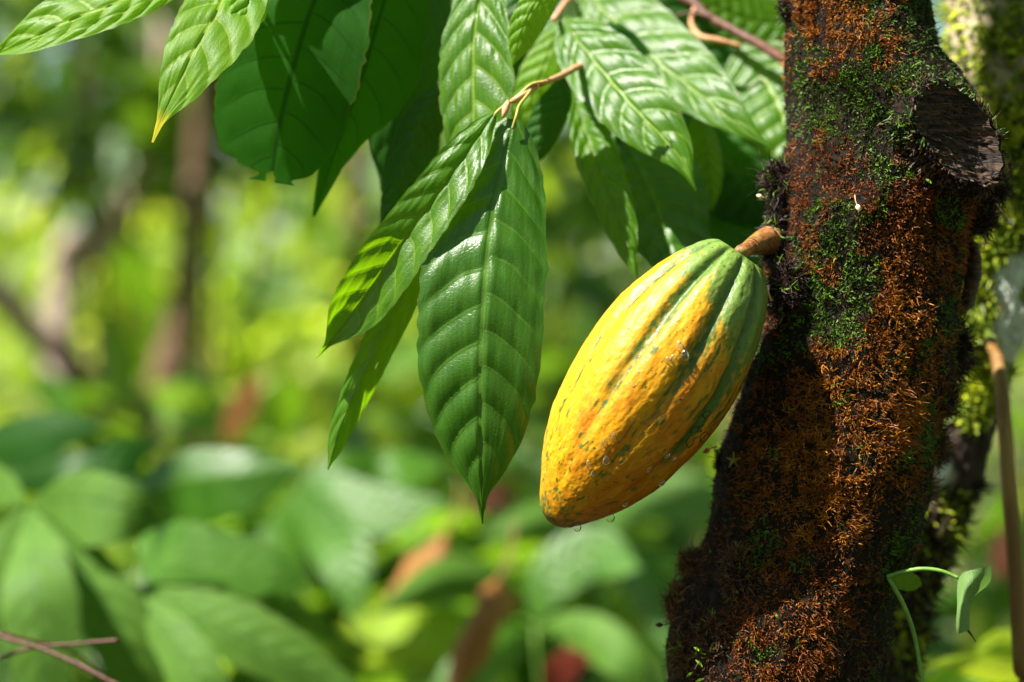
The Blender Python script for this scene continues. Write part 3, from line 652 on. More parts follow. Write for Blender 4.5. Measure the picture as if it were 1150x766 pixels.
t_.bump(t_.math('ADD', na, t_.math('MULTIPLY', ck, .8)), 1.0, .0022); t_.set(Base_Color=c_, Roughness=.75); M['sawn'] = t_.m
part('cut_face', FV.reshape(-1, 3), grid_faces(nf, NT_, True), M['sawn'], tree)
# moss on the rim of the stub
r = np.random.default_rng(61); m_ = 1500
a_ = r.integers(0, NT_, m_); b_ = r.integers(18, 59, m_); sp = SR[b_, a_] + r.normal(0, .0012, (m_, 3))
sn = nrm(sp - fc + fn * .012); V, F, ix, tt, rr = strands(sp, sn, .0034, .0005, .6, 62, branch=2)
top_ = (np.sin(th[a_]) > -.25)
cc = np.where(top_[:, None] & (r.random((m_, 1)) < .6), GRN * .8 + (GRB - GRN) * .5 * r.random((m_, 1)), np.where(r.random((m_, 1)) < .5, DRK, BRN))
mo = part('rim_moss', V, F, M['moss'], tree, col=cc[ix] * (.6 + .8 * rr)[:, None], smooth=False); mo['kind'] = 'stuff'
# dark ragged clumps of rootlets
clumps = [  # px, py, d, rx, ry, n, colour, length
 (876, 205, 1.352, 17, 22, 520, PUR, .0052), (872, 262, 1.345, 14, 32, 800, PUR * .8, .005), (882, 325, 1.325, 20, 34, 520, PUR, .005),
 (778, 640, 1.36, 13, 22, 500, BRN * 1.4, .0046), (764, 680, 1.36, 17, 26, 900, BRN * 1.5, .005), (776, 735, 1.345, 24, 28, 1300, BRN, .0045), (810, 720, 1.325, 28, 40, 1300, BRN * .8, .004), (830, 650, 1.32, 22, 40, 900, BRN * .8, .004),
 (1108, 215, 1.35, 22, 20, 620, DRK * 2, .005), (1098, 245, 1.35, 20, 20, 450, DRK * 1.6, .005), (1076, 395, 1.36, 14, 34, 420, PUR, .005), (1064, 445, 1.345, 14, 26, 420, BRN * .8, .005),
 (1050, 500, 1.36, 14, 24, 300, BRN * .9, .0045), (884, 12, 1.36, 8, 14, 120, DRK * 1.5, .005), (812, 520, 1.36, 9, 16, 160, DRK * 2, .004), (1036, 545, 1.36, 10, 26, 240, BRN, .0045)]
Vs = []; Cs = []; Fs = []; o_ = 0
for k, (px, py_, d, rx, ry, n, c, ln) in enumerate(clumps):
    r = np.random.default_rng(200 + k)
    q_ = nrm(r.normal(0, 1, (n, 3))) * r.uniform(.2, 1, (n, 1)) ** .5
    ps = P(px, py_, d) + q_ * np.array([rx, rx * 1.1, ry]) * K * d
    V, F, ix, tt, rr = strands(ps, nrm(q_), ln, .00048, 1.1, 300 + k, branch=1, segs=5)
    Vs.append(V); Fs.append(F + o_); o_ += len(V)
    cc = np.tile(c, (n, 1)) * r.uniform(.5, 1.6, (n, 1)); gm = r.random(n) < .08; cc[gm] = GRB
    Cs.append(cc[ix])
mo = part('rootlets', np.vstack(Vs), Fs, M['moss'], tree, col=np.vstack(Cs), smooth=False); mo['kind'] = 'stuff'
# knobbly lumps under the rootlets so that they sit on bark
items = []
for k, (px, py_, d, rx, ry, n, c, ln) in enumerate(clumps):
    u_ = np.linspace(0, np.pi, 16)[:, None]; v_ = np.linspace(0, 2 * np.pi, 22, endpoint=False)[None]
    D_ = np.stack([np.sin(u_) * np.cos(v_), np.sin(u_) * np.sin(v_), np.cos(u_) + 0 * v_], -1)
    Vk = P(px, py_, d) + D_ * np.array([rx, rx * 1.1, ry]) * K * d * (.72 + .35 * fbm(D_, 2.2, 3, k))[..., None]
    part('burl', Vk.reshape(-1, 3), grid_faces(16, 22, True), M['bark'], tree)
# hanging flap of bark at the right edge
def flap(pts_l, pts_r, d, n=30, th_=.004, seed=0):
    a = cat([P(*p, d) for p in pts_l], n); b = cat([P(*p, d) for p in pts_r], n)
    m = 12; s = np.linspace(0, 1, m)[None, :, None]
    V = a[:, None] * (1 - s) + b[:, None] * s
    V[..., 1] -= np.sin(np.linspace(0, np.pi, m))[None] * .006 - .003 * fbm(V, 120, 3, seed)
    V[..., 0] += .0018 * fbm(V, 150, 3, seed + 1)
    B = V.copy(); B[..., 1] += th_
    g1 = grid_faces(n, m); g2 = g1[:, ::-1] + n * m
    br = [np.r_[np.arange(m), np.arange(1, n) * m + m - 1, (n - 1) * m + np.arange(m - 2, -1, -1), np.arange(n - 2, 0, -1) * m]]
    e = br[0]; e2 = np.roll(e, -1); side = np.stack([e, e + n * m, e2 + n * m, e2], 1)
    return np.vstack([V.reshape(-1, 3), B.reshape(-1, 3)]), [g1, g2, side]
V, F = flap([(1080, 262), (1086, 290), (1084, 320), (1076, 345), (1073, 352)], [(1098, 275), (1102, 300), (1100, 322), (1090, 345), (1078, 356)], 1.352, seed=3)
part('bark_flap', V, F, M['wood'], tree)
# flower buds on thin stalks, tiny leaves growing on the bark
def bud(par, pts, br, mat='bud', smat='twig_pale'):
    st = stick('flower_bud', par, pts, [.8, .6], smat, 14, 6)
    e = P(*pts[-1]); u_ = np.linspace(0, np.pi, 12)[:, None]; v_ = np.linspace(0, 2 * np.pi, 14, endpoint=False)[None]
    dr = nrm(e - P(*pts[-2])); rr = br * K * pts[-1][2]
    sA = nrm(np.cross(dr, [0, 1, .1])); sB = np.cross(dr, sA)
    prof = np.sin(u_) * (1 - .35 * (np.cos(u_) < 0) * -np.cos(u_))
    V = e + dr * rr + dr * (-np.cos(u_) * 1.45 * rr)[..., None] + sA * (prof * np.cos(v_) * rr)[..., None] + sB * (prof * np.sin(v_) * rr)[..., None]
    subpart('bud', V.reshape(-1, 3), grid_faces(12, 14, True), M[mat], st)
bud(tree, [(960, 219, 1.30), (961, 226, 1.298), (963, 231, 1.297)], 3.0)
bud(tree, [(1118, 228, 1.34), (1126, 238, 1.338), (1133, 247, 1.337)], 3.6)
bud(tree, [(862, 226, 1.35), (858, 222, 1.34), (855, 221, 1.34)], 2.4)
bud(tree, [(806, 502, 1.345), (800, 503, 1.34), (796, 505, 1.34)], 3.0, 'bud_pink', 'twig')
bud(tree, [(752, 700, 1.35), (746, 702, 1.35), (743, 702, 1.35)], 2.8, 'ink', 'twig_dark')
# little five-pointed dried flower by the fruit
for a0 in range(5):
    an = a0 * 1.257 + .3; stick('dried_flower_petal', tree, [(824, 517, 1.337), (824 + 5 * math.cos(an), 517 - 5 * math.sin(an), 1.335), (824 + 9 * math.cos(an), 517 - 10 * math.sin(an), 1.332)], [1.6, 1.2, .3], 'petiole', 8, 6)
for k, (a, b, c2, e2) in enumerate([(781, 741, 789, 749), (771, 760, 778, 755), (785, 731, 779, 727), (781, 766, 791, 762), (871, 690, 874, 695), (1040, 201, 1046, 206)]):
    leaf(tree, [(a, b, 1.302 if a < 1000 else 1.29), ((a + c2) / 2, (b + e2) / 2 - .5, 1.30 if a < 1000 else 1.288), (c2, e2, 1.302 if a < 1000 else 1.29)], 1.8, None, 'leaf_fresh', q=0, nu=14, nv=9, seed=90 + k, name='tiny_leaf', prof=[(0, .2), (.5, 1), (1, .1)])
# white droplets catching light below the cut
# ================================================================== FRUIT
S0 = np.array([832., 284.]); dx = nrm(np.array([-.579, .815])); nx = np.array([.815, .579])
prof_t = [(9, 9), (3, 17), (1.5, 27), (5, 36), (16, 47), (32, 58.5), (54, 69), (84, 79), (112, 86.5), (140, 90.3), (172, 91.4), (205, 89.5), (240, 83.5), (270, 76), (300, 63), (322, 50.5), (342, 37), (354, 28), (362, 21), (367, 13), (370, 5), (370.5, .3)]
ctr_t = [(0, 0), (20, 2), (84, 2.5), (136, 4), (205, 4), (270, 4), (320, 5.5), (350, 4), (371, 3)]
PT = cat(prof_t, 420); nA = 460
ct = np.array(ctr_t); cs = np.interp(PT[:, 0], ct[:, 0], ct[:, 1])
cs = np.convolve(np.pad(cs, 15, 'edge'), np.ones(31) / 31, 'valid')
PD = 1.314
t = PT[:, 0] / 368.0; tl = np.clip(t, 0, 1)
phi = np.linspace(0, 2 * np.pi, nA, endpoint=False)
PH, TT = np.meshgrid(phi, tl, indexing='xy'); RR = PT[:, 1][:, None] * np.ones_like(PH) * .962
tw = PH + .10 * np.sin(TT * 3.0) + .03 * vnoise(np.stack([np.cos(PH), np.sin(PH), TT * 3], -1), 1.5, 2)
# ten ribs: five deep furrows and five shallow ones
PHO = .833
def fur(n, ph, wdt):
    x = ((tw * n / (2 * np.pi) + ph) % 1.0) - .5; return np.exp(-(x * (2 * np.pi / n) / wdt) ** 2)
f1 = fur(5, PHO, .105); f2 = fur(5, PHO + .5, .12)
idx_row = np.arange(420)[:, None]
ampA = np.interp(TT, [0, .03, .15, .35, .6, .85, 1], [.10, .19, .14, .08, .05, .03, 0.0]); ampB = np.interp(TT, [0, .03, .15, .35, .6, .85, 1], [.07, .15, .105, .055, .03, .015, 0])
ridge_mid = np.cos(tw * 10 + 2 * np.pi * PHO * 2 + np.pi) 
Q = np.stack([np.cos(tw) * RR / 25, np.sin(tw) * RR / 25, TT * 368 / 60], -1)
wart = fbm(Q, .9, 4, 3, .6); wart2 = fbm(Q * [1.4, 1.4, 1.0], 2.4, 3, 9, .6)
rad = RR * (1.012 - ampA * f1 - ampB * f2) + (wart * 2.1 + wart2 * 1.0 + .35 * np.abs(vnoise(Q, 6, 5))) * np.clip(RR / 60, 0, 1)
px_m = K * PD
ax = np.array([dx[0], 0, -dx[1]]); ax = nrm(ax + np.array([0, .06, 0]))     # the tip leans away a little
e1 = nrm(np.cross(ax, [0, 1., 0])); e1 = e1 if e1[0] > 0 else -e1; e2 = np.cross(ax, e1); e2 = e2 if e2[1] > 0 else -e2
org = P(S0[0], S0[1], PD - .008)
cen = org + ax * (PT[:, 0] * px_m)[:, None] + e1 * (cs * px_m)[:, None]
PV = cen[:, None] + (e1 * np.cos(PH)[..., None] - e2 * np.sin(PH)[..., None]) * (rad * px_m)[..., None]
# colour: green shoulder that runs down the furrows, yellow to orange body, green flecks, deeper orange towards trunk flank and tip
nz = fbm(Q, 1.2, 4, 21); nz2 = fbm(Q * [2, 2, .8], 2.6, 3, 22); nz3 = vnoise(Q, 9.0, 23)
YEL = np.array([.57, .27, .004]); ORA = np.array([.47, .155, .003]); LEM = np.array([.56, .36, .02]); PG = np.array([.13, .21, .035]); DG = np.array([.028, .075, .007])
side = np.cos(PH)                                                 # + = the flank turned to the trunk
ow = sstep(-.35, .75, nz * 1.1 + .62 * side + .35 * np.sin(PH) * 0 + (TT - .5) * .9)[..., None]
c = YEL * (1 - ow) + ORA * ow
lw = (sstep(.0, .6, nz2 + .2) * sstep(.55, .2, TT) * .6)[..., None]; c = c * (1 - lw) + LEM * lw
gs = sstep(.46, .12, TT + nz * .20 + nz2 * .09 - .12 * side + .16 * (1 - f1) * sstep(0, .3, TT))
gf = np.clip(f1 ** .6 * sstep(.85, .15, TT + nz * .35 - .15 * side) * 1.1, 0, 1)
gf2 = np.clip(f2 ** .7 * sstep(.70, .15, TT + nz2 * .3 - .15 * side) * .95, 0, 1)
tipg = sstep(.86, 1.0, TT + nz2 * .10) * .55
gf3 = np.clip(sstep(.08, .45, nz2 + .55 * np.maximum(f1, f2) + .22 * side - .15) * .75 * sstep(.95, .3, TT * .9), 0, 1)
patch = sstep(.05, .4, nz2 + nz3 * .3 + .35 * np.maximum(f1, f2) - .3)
G = np.clip(np.maximum.reduce([gs, gf, gf2 * .9, tipg, gf3 * .8, patch * .55 * sstep(.2, .5, TT)]), 0, 1)
rib = (1 - np.maximum(f1, f2))
gc = DG + (PG - DG) * np.clip(gs * (.35 + .75 * rib) + .12 + .2 * nz2, 0, 1)[..., None]
mixG = sstep(.16, .80, G + nz3 * .22 + nz2 * .18 + .10 * vnoise(Q, 15, 29))[..., None]
c = c * (1 - mixG) + gc * mixG
sc_ = sstep(.45, .6, vnoise(Q * [2.5, 2.5, 1], 2.0, 61)) * sstep(.1, .5, vnoise(Q, 12, 62)) * .55
c = c * (1 - sc_[..., None]) + np.array([.20, .09, .02]) * sc_[..., None]
c = c * (1 + .16 * vnoise(Q, 8, 63) + .12 * vnoise(Q, 20, 64))[..., None]
fl = (vnoise(Q, 13.0, 33) > .74) & (vnoise(Q, 1.1, 34) > .0); fl2 = (vnoise(Q, 17.0, 35) > .93)
c = np.where(fl[..., None], DG * 1.2, c); c = np.where(fl2[..., None], c * .5, c)
c = np.where((TT > .988)[..., None], c * .35 + np.array([.05, .02, .006]), c)
pod = thing('cacao_pod', 'large ribbed yellow fruit with a green shoulder and water drops, hanging from the mossy trunk', 'fruit', org)
husk = part('husk', PV.reshape(-1, 3), grid_faces(420, nA, True), M['pod'], pod, col=np.clip(c, 0, 1).reshape(-1, 3))
V, F = tube_mesh([P(836, 288, 1.308), P(830, 284, 1.306), P(838, 280, 1.309), P(850, 274, 1.324), P(866, 270, 1.345), P(890, 268, 1.36)], np.array([6.5, 8.5, 11.5, 15.5, 20, 24]) * px_m, 28, 80, True, .14, 5)
part('stalk', V, F, M['stalk'], pod)
tw_ = thing('broken_twig', 'thin tan broken twig between the fruit shoulder and the mossy trunk', 'twig', P(850, 299, 1.315))
stick('shaft', tw_, [(849, 298, 1.318), (855, 308, 1.312), (860, 322, 1.308), (866, 338, 1.308)], [2.0, 1.8, 1.7, 1.2], 'twig_pale', 24, 8, .25)

bv = BVHTree.FromPolygons([Vector(v) for v in PV.reshape(-1, 3)], grid_faces(420, nA, True).tolist())
def hit(px, py):
    o_ = Vector((0, 0, CAMZ)); d_ = (Vector(P(px, py, 1.3)) - o_).normalized()
    h_ = bv.ray_cast(o_, d_, 5.0); return (np.array(h_[0]), np.array(h_[1])) if h_[0] is not None else (None, None)
def drop(px, py, w, l, hang=False):
    p, n = hit(px, py)
    if p is None: p = P(px, py, 1.325); n = np.array([0, -.3, -1.])
    n = nrm(n); n = n if n[1] < 0 or hang else -n
    dn = np.array([0, 0, -1.]); dn = nrm(dn - n * (dn @ n)); s_ = np.cross(n, dn)
    if hang: n = nrm(np.array([.1, -.25, -1])); dn = nrm(np.cross(n, [0, 1., 0])); s_ = np.cross(n, dn)
    u_ = np.linspace(0, np.pi, 18)[:, None]; v_ = np.linspace(0, 2 * np.pi, 22, endpoint=False)[None]
    W_, L_ = 1.4 * w * px_m, 1.35 * l * px_m; H_ = W_ * (1.3 if hang else .85)
    tear = 1 + .35 * np.cos(v_) 
    V = p + n * (H_ * .25 * (0 if not hang else 1)) + dn * (np.sin(u_) * np.cos(v_) * L_ * (1 + 0 * tear))[..., None] + s_ * (np.sin(u_) * np.sin(v_) * W_ * (1 + .3 * np.cos(v_)))[..., None] + n * (np.cos(u_) * H_ + 0 * v_)[..., None]
    part('water_drop', V.reshape(-1, 3), grid_faces(18, 22, True), M['water'], pod)
for a in [(769, 399, 3.6, 5.0), (763, 388, 2.6, 4.5), (756, 402, 2.4, 3), (750, 404, 2.2, 2.6), (681, 517, 3.2, 4.6), (661, 521, 2.2, 3.2), (666, 532, 2, 2.6), (679, 497, 1.8, 3.4), (689, 490, 1.7, 3.6), (749, 511, 3, 2.6), (729, 527, 2.2, 3.2), (743, 542, 3, 3.4), (702, 566, 2.4, 2.8), (757, 515, 1.8, 2), (711, 432, 1.5, 2)]:
    drop(*a)
drop(685, 579, 3.4, 4.2, True); drop(648, 590, 3.2, 3.6, True)
# thin dark meandering insect scars on the skin
def scar(pts, r=.55):
    ps = []
    q_ = cat([(a, b, 0) for a, b in pts], 60)
    for x_, y_, _ in q_:
        p, n = hit(x_, y_)
        if p is not None: ps.append(p - nrm(np.array([0, 1., 0])) * .00005)
    if len(ps) > 6:
        V, F = tube_mesh(np.array(ps), r * px_m, 5); part('scar', V, F, M['ink'], pod)
scar([(773, 503), (771, 496), (776, 488), (777, 481), (783, 479), (789, 478), (791, 474), (793, 469), (797, 466), (798, 462), (792, 463), (789, 467), (793, 470)])
scar([(773, 503), (778, 499), (779, 494), (785, 490)]); scar([(786, 496), (787, 489), (793, 485), (796, 490), (791, 496), (786, 496), (790, 491), (795, 487)])
scar([(797, 488), (799, 480), (806, 473), (814, 467), (819, 464)]); scar([(783, 480), (788, 484), (783, 485), (786, 480)], .5); scar([(694, 498), (700, 491), (707, 482), (714, 471)], .5)
scar([(763, 448), (766, 449), (768, 447)], .8)

# ================================================================== LEAFY BRANCHES
def branch(label, tw, par_pts=None):
    o = thing('leafy_branch', label, 'branch', P(*tw)); return o
b1 = branch('leafy branch at the top left corner, one leaf with a yellow tip', (235, -70, 1.36))
stick('twig', b1, [(60, -500, 1.5), (180, -220, 1.42), (238, -72, 1.36), (252, -40, 1.35)], [6, 5, 3.5, 2.5], 'twig', 60, 10, .2)
leaf(b1, [(236, -68, 1.36), (200, -30, 1.335), (130, 3, 1.32), (75, 24, 1.32), (30, 46, 1.325), (-14, 64, 1.335)], 28, 44, 'leaf_fresh', tA=-.3, tB=.6, N=9, q=.0026, wav=.004, seed=40, label='bright green leaf reaching left out of the picture', holes=[(.75, -.5, .008)])
leaf(b1, [(262, -70, 1.36), (250, -2, 1.32), (217, 58, 1.30), (191, 112, 1.295), (179, 138, 1.295), (171, 160, 1.295)], 52, 40, 'leaf_tip', prof=[(0, .05), (.08, .3), (.2, .75), (.35, .98), (.5, 1), (.65, .85), (.8, .5), (.88, .22), (.92, .10), (.97, .05), (1, .02)], tA=-.2, tB=.25, N=8, q=.0022, seed=41, label='bright green leaf with a yellow pointed tip')
leaf(b1, [(268, -60, 1.33), (276, -20, 1.32), (279, 10, 1.315), (272, 46, 1.31)], 24, 24, 'leaf_fresh', tA=.4, tB=-.3, N=8, q=.0022, seed=42, prof=[(0, .1), (.2, .8), (.5, 1), (.75, .8), (.9, .35), (1, .02)])
DOFF[0] = .07
b2 = branch('leafy branch with big shaded dark green leaves, one with a bitten end', (400, -110, 1.33))
stick('twig', b2, [(480, -520, 1.5), (440, -250, 1.42), (402, -112, 1.37), (392, -60, 1.365)], [7, 5, 4, 3], 'twig', 60, 10, .2)
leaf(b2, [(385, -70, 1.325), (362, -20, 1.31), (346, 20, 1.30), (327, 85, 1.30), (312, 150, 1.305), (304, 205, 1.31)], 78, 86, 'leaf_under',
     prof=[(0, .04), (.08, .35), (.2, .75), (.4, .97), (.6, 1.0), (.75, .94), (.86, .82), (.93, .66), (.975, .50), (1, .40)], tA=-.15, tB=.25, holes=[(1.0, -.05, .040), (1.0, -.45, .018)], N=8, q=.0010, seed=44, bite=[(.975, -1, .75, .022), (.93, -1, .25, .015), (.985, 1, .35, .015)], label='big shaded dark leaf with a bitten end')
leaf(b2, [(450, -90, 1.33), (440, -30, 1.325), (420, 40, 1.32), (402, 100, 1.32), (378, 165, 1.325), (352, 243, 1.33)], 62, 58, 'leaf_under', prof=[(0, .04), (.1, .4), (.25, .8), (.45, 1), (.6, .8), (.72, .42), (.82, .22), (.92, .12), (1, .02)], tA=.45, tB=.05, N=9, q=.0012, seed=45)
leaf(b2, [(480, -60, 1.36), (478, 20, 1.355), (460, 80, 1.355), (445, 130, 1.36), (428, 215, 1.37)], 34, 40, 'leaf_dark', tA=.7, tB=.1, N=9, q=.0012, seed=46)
leaf(b2, [(392, -62, 1.32), (340, -120, 1.29), (270, -160, 1.28), (180, -150, 1.275)], 70, 70, 'leaf', N=10, tA=-.2, tB=.5, seed=47)  # unseen leaf added above the frame to shade the bitten one
leaf(b2, [(395, -75, 1.33), (330, -130, 1.33), (300, -210, 1.32), (310, -300, 1.33)], 60, 60, 'leaf', N=10, seed=49)  # second unseen leaf, also added for shade below
DOFF[0] = .03
b3 = branch('leafy branch left of the fruit, long green leaves on a forked orange brown twig', (632, 83, 1.34))
stick('twig', b3, [(720, -480, 1.6), (700, -200, 1.58), (684, -20, 1.54), (668, 60, 1.43), (645, 77, 1.385), (628, 86, 1.355), (603, 97, 1.315), (575, 114, 1.305)], [7, 6, 4.5, 4, 3.8, 3.8, 3.6, 2.8], 'twig_pale', 90, 10, .12)
stick('petiole', b3, [(612, 92, 1.315), (597, 95, 1.31), (586, 104, 1.308), (574, 114, 1.306), (560, 124, 1.30), (553, 132, 1.30)], [2.4, 2.2, 2.0, 1.9, 2.0, 1.4], 'petiole', 30, 8)
stick('petiole', b3, [(598, 98, 1.312), (592, 107, 1.306), (583, 119, 1.30), (580, 130, 1.297), (575, 145, 1.297)], [2.4, 1.9, 1.8, 1.9, 1.3], 'petiole', 30, 8)
stick('leaf_bud', b3, [(571, 114, 1.305), (568, 121, 1.302), (566, 128, 1.30), (564, 132, 1.30)], [2.4, 4.2, 4.0, 1.0], 'twig_pale', 20, 10)
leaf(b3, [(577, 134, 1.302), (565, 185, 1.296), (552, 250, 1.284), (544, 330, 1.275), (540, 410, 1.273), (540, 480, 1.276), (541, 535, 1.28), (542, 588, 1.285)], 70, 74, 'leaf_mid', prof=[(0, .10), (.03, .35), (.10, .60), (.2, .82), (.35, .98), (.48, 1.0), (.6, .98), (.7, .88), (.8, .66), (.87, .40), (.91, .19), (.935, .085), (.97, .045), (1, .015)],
     tA=.05, tB=.25, N=11, q=.0027, wav=.005, seed=50, c=(.045, .085), label='broad dark green leaf hanging straight down to a long pointed tip')
leaf(b3, [(556, 126, 1.300), (524, 172, 1.293), (492, 218, 1.290), (455, 268, 1.292), (415, 325, 1.297), (385, 365, 1.302), (356, 402, 1.31)], 34, 33, 'leaf', prof=[(0, .06), (.04, .3), (.12, .62), (.25, .85), (.45, .95), (.62, 1.0), (.75, .95), (.84, .70), (.90, .32), (.94, .1), (1, .015)],
     tA=-.45, tB=-.3, N=10, q=.0017, wav=.005, c=(.05, .07), seed=51, label='long green leaf slanting down left in front')
leaf(b3, [(496, 225, 1.318), (474, 280, 1.315), (443, 350, 1.313), (410, 418, 1.313), (383, 480, 1.316), (368, 528, 1.32)], 20, 20, 'leaf', prof=[(0, .3), (.2, .9), (.4, 1), (.65, .9), (.82, .72), (.92, .45), (.97, .15), (1, .03)], tA=.9, tB=.4, N=9, q=.0014, wav=.006, seed=52, label='narrow green leaf hanging behind, folded lengthwise', holes=[(.6, .4, .012)])
leaf(b3, [(552, -60, 1.355), (540, -10, 1.348), (532, 45, 1.34), (531, 100, 1.334), (530, 150, 1.33), (515, 230, 1.335)], 46, 39, 'leaf', prof=[(0, .05), (.1, .4), (.22, .7), (.4, .95), (.55, 1), (.7, .9), (.85, .5), (.93, .2), (1, .02)], tA=-.45, tB=.45, N=8, q=.0022, seed=53, c=(.06, .10), label='green leaf hanging down from the top edge with pale arched veins')
leaf(b3, [(628, 22, 1.43), (618, 55, 1.425), (605, 90, 1.422), (592, 130, 1.425), (582, 175, 1.43)], 32, 24, 'leaf_fresh', tA=.1, tB=.4, N=9, q=.002, seed=54)
leaf(b3, [(632, 84, 1.37), (628, 110, 1.37), (612, 145, 1.375), (596, 190, 1.38)], 18, 22, 'leaf_dark', tA=.3, tB=.3, N=8, q=.001, seed=55)
leaf(b3, [(640, -30, 1.32), (612, -10, 1.32), (590, 25, 1.32), (575, 75, 1.325)], 22, 18, 'leaf_fresh', tA=.3, tB=.3, N=8, q=.0016, seed=56)
leaf(b3, [(600, -60, 1.46), (590, 0, 1.46), (580, 40, 1.46), (585, 95, 1.47)], 28, 22, 'leaf_dark', tA=.3, tB=.3, N=8, q=.0016, seed=57)
leaf(b3, [(505, 90, 1.37), (470, 140, 1.375), (452, 200, 1.38), (425, 262, 1.39)], 30, 22, 'leaf_dark', tA=.5, tB=.1, N=9, q=.0014, seed=58)
b4 = branch('leafy branch above the fruit with glossy sunlit leaves shining white', (632, 2, 1.40))
stick('twig', b4, [(720, -480, 1.7), (690, -200, 1.62), (655, -30, 1.52), (634, 4, 1.45), (622, 22, 1.41)], [7, 5.5, 4, 3.6, 3], 'twig_pale', 60, 10, .15)
stick('petiole', b4, [(628, 14, 1.432), (628, 20, 1.427), (634, 28, 1.42)], [2.6, 2.2, 1.8], 'petiole', 16, 8)
leaf(b4, [(630, 22, 1.42), (654, 52, 1.402), (680, 84, 1.386), (712, 121, 1.366), (745, 155, 1.352), (764, 178, 1.345), (782, 214, 1.338)], 46, 40, 'leaf', prof=[(0, .12), (.05, .42), (.13, .72), (.28, .96), (.45, 1), (.6, .93), (.73, .74), (.83, .48), (.9, .22), (.94, .1), (1, .015)],
     tA=-.05, tB=.08, N=8, q=.0024, wav=.003, seed=60, c=(.06, .09), label='glossy sunlit leaf shining white, directly above the fruit')
leaf(b4, [(650, -20, 1.49), (684, 18, 1.462), (735, 66, 1.43), (778, 100, 1.41), (820, 133, 1.392), (868, 168, 1.38)], 52, 36, 'leaf', prof=[(0, .1), (.06, .45), (.15, .8), (.3, 1), (.5, .98), (.65, .82), (.8, .52), (.9, .24), (.95, .1), (1, .015)],
     tA=.1, tB=.05, N=8, q=.0024, wav=.003, seed=61, c=(.06, .09), label='glossy bright leaf with a yellow green tip behind the white shining one')
leaf(b4, [(642, 96, 1.42), (655, 140, 1.40), (674, 195, 1.38), (692, 245, 1.365), (716, 318, 1.35)], 28, 22, 'leaf', tA=.1, tB=-.2, N=10, q=.0024, wav=.004, seed=62, label='leaf hanging behind with a shining left edge')
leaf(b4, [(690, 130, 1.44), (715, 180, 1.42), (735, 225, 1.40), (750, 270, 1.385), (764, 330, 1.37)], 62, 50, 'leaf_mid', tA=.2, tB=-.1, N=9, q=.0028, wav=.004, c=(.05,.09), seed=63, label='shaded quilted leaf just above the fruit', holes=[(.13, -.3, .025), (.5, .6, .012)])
leaf(b4, [(662, 30, 1.43), (690, 60, 1.43), (700, 130, 1.43), (690, 205, 1.44)], 44, 30, 'leaf_dark', tA=.2, tB=.1, N=9, q=.002, seed=64)
b5 = branch('leafy branch with a dark brown stick that meets the mossy trunk at the top', (830, 55, 1.46))
stick('twig', b5, [(700, -420, 1.6), (745, -60, 1.52), (782, 6, 1.49), (820, 32, 1.465), (850, 48, 1.45), (884, 68, 1.42), (910, 78, 1.39)], [9, 7, 6, 5.8, 5.6, 6, 6], 'twig_dark', 80, 12, .2)
stick('side_twig', b5, [(782, 6, 1.49), (776, 24, 1.48), (785, 40, 1.46), (805, 45, 1.455), (832, 52, 1.455)], [3, 2.6, 3.4, 3.6, 3.2], 'twig_pale', 40, 8, .2)
stick('side_twig', b5, [(800, 20, 1.475), (778, 14, 1.48), (756, 18, 1.485)], [2.4, 1.8, 1.2], 'twig_dark', 20, 8, .2)
leaf(b5, [(828, 52, 1.48), (850, 78, 1.468), (868, 105, 1.455), (882, 140, 1.442), (896, 195, 1.43)], 60, 62, 'leaf', tA=-.1, tB=.1, N=8, q=.0024, seed=65, c=(.05, .09), label='bright leaf with a yellow midrib behind the mossy trunk')
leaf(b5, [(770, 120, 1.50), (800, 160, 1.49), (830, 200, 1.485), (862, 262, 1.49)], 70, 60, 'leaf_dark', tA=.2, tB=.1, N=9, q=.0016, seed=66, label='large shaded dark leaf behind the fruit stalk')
leaf(b5, [(782, 125, 1.45), (790, 155, 1.445), (796, 190, 1.445), (800, 238, 1.45)], 18, 20, 'leaf', tA=.9, tB=-.2, N=8, q=.002, seed=67)
leaf(b5, [(735, -30, 1.5), (760, 40, 1.5), (800, 90, 1.5), (850, 110, 1.5)], 50, 50, 'leaf_dark', N=9, q=.002, seed=68)
leaf(b5, [(900, 20, 1.5), (860, 25, 1.5), (820, 15, 1.5), (770, -10, 1.5)], 34, 30, 'leaf', N=9, q=.002, seed=69)
leaf(b5, [(862, 180, 1.5), (880, 205, 1.5), (875, 240, 1.5), (868, 280, 1.5)], 30, 34, 'leaf', N=8, q=.002, seed=70)
leaf(b5, [(720, 190, 1.5), (770, 220, 1.5), (820, 260, 1.5), (850, 330, 1.5)], 60, 60, 'leaf_dark', N=9, q=.002, seed=71)

DOFF[0] = 0.0
# ================================================================== SECOND, BLURRED MOSSY TRUNK ON THE RIGHT
TB2 = [(-600, 1150, 1330), (0, 1062, 1270), (150, 1066, 1240), (250, 1072, 1200), (330, 1070, 1162), (380, 1062, 1150), (420, 1054, 1132), (470, 1040, 1120), (530, 1026, 1104), (580, 1010, 1084), (630, 995, 1062), (680, 982, 1040), (766, 955, 1020), (1000, 900, 980), (3000, 780, 960)]
D2 = 1.52
BV, BD, Bpy, Bcx, Brad = trunk_surface(TB2, D2, 2.7, -.05, 700, 200, .010, 15)
bt = thing('back_trunk', 'blurred leaning trunk at the right edge with yellow green moss and white lichen', 'tree', (Bcx[-1], D2, 0))
n1 = fbm(BV, 30, 4, 71); n2 = fbm(BV, 9, 2, 72)
zp = Bpy[:, None] + 0 * n1
pale = sstep(0, .25, n1 + .55 * sstep(330, 60, zp) - .15)[..., None]
cc = np.array([.03, .017, .012]) * (1 - pale) + np.array([.36, .29, .18]) * pale
